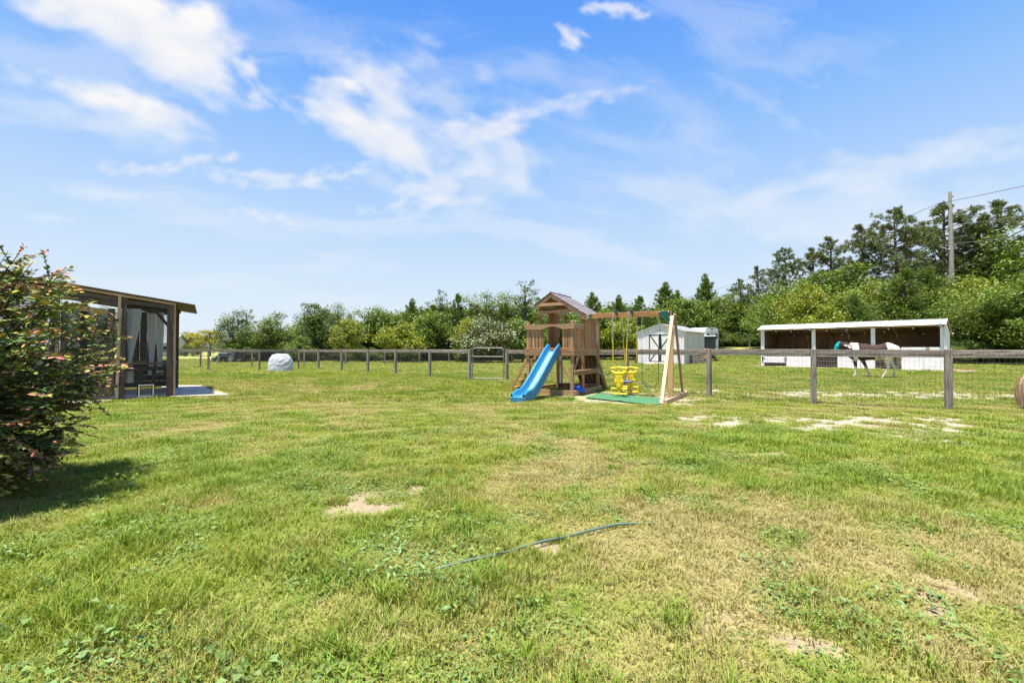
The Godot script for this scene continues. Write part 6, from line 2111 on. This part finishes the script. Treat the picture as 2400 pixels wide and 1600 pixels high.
func horses():
	var g := RandomNumberGenerator.new()
	g.seed = 31
	var coat := vcol(0.75)
	coat.metallic_specular = 0.25
	# paint horse, seen from its side
	var h := thing("paint_horse", "dark brown and white paint horse wearing a teal fly mask before the stable", "horse", at(16.55, 21.3), deg_to_rad(-37.7))
	put(h, "body", blend_mesh(horse_bones(), 0.026, paint_coat), coat)
	var mane := new_st()
	for i in 90:
		var u := g.randf()
		var p := Vector3(-0.30, 1.62, 0).lerp(Vector3(-0.93, 1.665, 0), u) + Vector3(0, -0.02 + 0.02 * sin(u * PI), g.randf_range(-0.02, 0.03))
		if u > 0.4 and g.randf() < 0.8:
			continue
		var c := Color(0.56, 0.48, 0.36) if u < 0.36 else Color(0.03, 0.024, 0.024)
		hair(mane, p, p + Vector3(-0.02, 0.0, 0.17), p + Vector3(g.randf_range(-0.14, 0.02), -g.randf_range(0.16, 0.34), 0.19), 0.03, c * g.randf_range(0.8, 1.15), Vector3(1, 0, 0.2).normalized())
	put(h, "mane", mane.commit(), coat)
	var tail := new_st()
	for i in 120:
		var a := Vector3(1.17, 1.42, 0) + Vector3(g.randf_range(-0.03, 0.02), g.randf_range(-0.05, 0.04), g.randf_range(-0.03, 0.03))
		var e := Vector3(1.15 + g.randf_range(-0.08, 0.03), g.randf_range(0.32, 0.85), g.randf_range(-0.05, 0.05))
		hair(tail, a, Vector3(1.40, 1.12, 0) + Vector3(g.randf_range(-0.05, 0.03), 0, g.randf_range(-0.06, 0.06)), e, 0.024, (Color(0.52, 0.44, 0.31) if a.y > 1.40 or g.randf() < 0.4 else Color(0.33, 0.26, 0.16)) * g.randf_range(0.8, 1.15), Vector3(1, 0, g.randf_range(-0.6, 0.6)).normalized())
	put(h, "tail", tail.commit(), coat)
	var teal := func(_p: Vector3, _n: Vector3) -> Color: return Color(0.012, 0.30, 0.34)
	put(h, "fly_mask", blend_mesh([[Vector3(-0.985, 1.575, 0), Vector3(-1.065, 1.46, 0), 0.112, 0.112], [Vector3(-1.01, 1.47, 0), Vector3(-1.085, 1.34, 0), 0.112, 0.098], [Vector3(-1.07, 1.44, 0), Vector3(-1.125, 1.31, 0), 0.094, 0.086], [Vector3(-0.98, 1.61, 0.06), Vector3(-0.99, 1.66, 0.07), 0.035, 0.03], [Vector3(-0.98, 1.61, -0.06), Vector3(-0.99, 1.66, -0.07), 0.035, 0.03]], 0.02, teal, 0.05), coat)
	# small pony, only its long tail in the picture
	var pony := thing("blond_pony", "pony with long blond tail standing by the fence at the right edge", "pony", at(11.80, 9.62), deg_to_rad(165))
	var palomino := func(p: Vector3, _n: Vector3) -> Color:
		return Color(0.42, 0.25, 0.11) if p.y > 0.05 else Color(0.2, 0.16, 0.12)
	var s := 0.58
	var body := put(pony, "body", blend_mesh(horse_bones(), 0.035, palomino), coat)
	body.scale = Vector3(s, s, s)
	var pt := new_st()
	for i in 520:
		var out_d := sqrt(g.randf()) * 0.22
		var across := g.randf_range(-0.11, 0.11)
		var a := Vector3(0.66 + out_d * 0.25, 0.83 - out_d * 0.2, across * 0.35)
		var mid := Vector3(0.69 + out_d * 1.15, 0.80 - out_d * 0.5, across)
		var e := Vector3(0.67 + out_d + g.randf_range(-0.05, 0.02), g.randf_range(0.03, 0.3), across * 1.1 + g.randf_range(-0.03, 0.03))
		var c := Color(0.42, 0.285, 0.155).lerp(Color(0.56, 0.45, 0.31), g.randf())
		hair(pt, a, mid, e, 0.014, c * g.randf_range(0.7, 1.15), Vector3(g.randf_range(-1, 1), 0, g.randf_range(-1, 1)).normalized())
	put(pony, "tail", pt.commit(), coat)
	var pm := new_st()
	for i in 60:
		var p := Vector3(-0.30, 1.62, 0).lerp(Vector3(-0.93, 1.665, 0), g.randf()) * s
		hair(pm, p, p + Vector3(-0.02, 0.0, 0.1), p + Vector3(-0.03, -0.2, 0.13), 0.03, Color(0.55, 0.43, 0.28), Vector3.RIGHT)
	put(pony, "mane", pm.commit(), coat)

# ---------------------------------------------------------------- small things
func small_things():
	# garden hose half sunk in the grass
	var hose := thing("garden_hose", "long green garden hose lying across the dry lawn", "hose")
	var px := [[830, 1374], [930, 1352], [1011, 1337], [1097, 1320], [1174, 1304], [1270, 1277], [1327, 1264], [1390, 1249], [1457, 1233], [1560, 1222], [1700, 1214], [1850, 1213], [2010, 1216]]
	var c := Curve3D.new()
	for i in px.size():
		var d: float = 1387.0 / (px[i][1] - 819.0)
		var y: float = [-0.012, -0.004, 0.012, 0.028, 0.03, 0.034, 0.03, 0.034, 0.026, -0.006, -0.008, -0.012, -0.02][i]
		var p := at((px[i][0] - 1200.0) / 1067.0 * d, d, y)
		c.add_point(p)
	for i in range(1, px.size() - 1):
		var d := (c.get_point_position(i + 1) - c.get_point_position(i - 1)) * 0.17
		c.set_point_in(i, -d)
		c.set_point_out(i, d)
	c.bake_interval = 0.03
	var pts := []
	for p in c.get_baked_points():
		pts.append(p)
	put(hose, "tube", tube(pts, 0.009, 10), M.hose)
	put(hose, "coupling", tube([pts[0] + Vector3(-0.05, 0, 0.005), pts[0]], 0.016, 8), M.brass)
	# toys in the sandbox
	var x := Transform3D(Basis(Vector3.UP, deg_to_rad(-30)), Vector3(1.70, 0, -12.84))
	var ball := thing("plastic_tub", "blue upturned plastic tub in the sandbox under the playset", "toy")
	ball.transform = x * Transform3D(Basis.IDENTITY, Vector3(-0.02, 0.0, -0.42))
	var rows := []
	for i in 11:
		var u := i / 10.0 * PI / 2
		var row := []
		for k in 25:
			var a := -TAU * k / 24.0
			row.append(Vector3(cos(a) * 0.24 * cos(u), 0.09 + 0.17 * sin(u), sin(a) * 0.24 * cos(u)))
		rows.append(row)
	put(ball, "shell", sweep(rows), M.blue_toy)
	put(ball, "rim", tube(ring_scaled(0.245, 0.09), 0.015, 6), M.blue_toy)
	var red := thing("toy_truck", "small red toy truck in the sandbox behind the blue tub", "toy")
	red.transform = x * Transform3D(Basis(Vector3.UP, 0.5), Vector3(-0.02, 0.165, -0.92))
	put(red, "bed", cbox(Vector3(0.26, 0.05, 0.14), 0.01), M.red_toy, Transform3D(Basis.IDENTITY, Vector3(0, 0.06, 0)))
	put(red, "cab", cbox(Vector3(0.09, 0.09, 0.13), 0.015), M.red_toy, Transform3D(Basis.IDENTITY, Vector3(-0.10, 0.11, 0)))
	for q in [[-0.09, -0.07], [0.09, -0.07], [-0.09, 0.07], [0.09, 0.07]]:
		wheel(red, "wheel", Vector3(q[0], 0.035, q[1]), 0.035, 0.03)
	# taller weeds that stand out in the lawn: [lateral, depth, leaf length, number of leaves, spread, label]
	var wm := vcol(0.55, 0.3)
	for w in [[-0.62, 2.72, 0.05, 90, 0.22, "leafy weed clump at the near end of the green hose"], [-0.85, 3.05, 0.045, 70, 0.2, "leafy weed clump just behind the one at the hose end"], [-0.18, 3.05, 0.04, 24, 0.08, "small bright grass tuft above the middle of the hose"], [-0.3, 2.23, 0.06, 6, 0.035, "lone two-leaved seedling below the hose"], [0.78, 4.7, 0.035, 90, 0.3, "pale flowering weed patch in the middle of the lawn"], [2.05, 5.0, 0.045, 60, 0.22, "dark weed clump right of the middle of the lawn"], [1.55, 2.75, 0.045, 46, 0.16, "weed clump in the dry grass right of the hose"], [2.05, 2.35, 0.045, 60, 0.2, "weed clump near the lower right corner"], [-1.75, 2.0, 0.05, 60, 0.2, "broad-leaved weed clump near the lower left corner"], [-2.6, 3.3, 0.04, 50, 0.2, "weed clump on the left side of the lawn"]]:
		var p := thing("weed_clump", w[5], "weed", at(w[0], w[1]), 0.0, "weeds in the lawn")
		var st := new_st()
		var g := RandomNumberGenerator.new()
		g.seed = int(w[0] * 100) + 900
		for i in int(w[3]):
			var a := g.randf() * TAU
			var d: float = sqrt(g.randf()) * w[4]
			var y: float = g.randf_range(0.015, 0.075) * (1.0 - d / w[4] * 0.5)
			var b := Basis.from_euler(Vector3(g.randf_range(-0.6, 0.6), g.randf() * TAU, g.randf_range(-0.2, 0.6)))
			var t := g.randf_range(0.8, 1.2)
			var l: float = w[2] * g.randf_range(0.6, 1.1)
			leaf_quad(st, Vector3(cos(a) * d, y, sin(a) * d), b, l, l * 0.45, Color(0.115 * t, 0.215 * t, 0.06 * t))
			if i % 3 == 0:
				leaf_quad(st, Vector3(cos(a) * d * 0.8, y * 0.5, sin(a) * d * 0.8), along(Vector3(cos(a) * d * 0.4, y + 0.01, sin(a) * d * 0.4), Vector3(-sin(a), 0, cos(a))), y + d * 0.4, 0.004, Color(0.16, 0.2, 0.06))
		put(p, "leaves", st.commit(), wm).set_meta("kind", "stuff")

func ring_scaled(r: float, y: float) -> Array:
	return ring_pts(r, y)
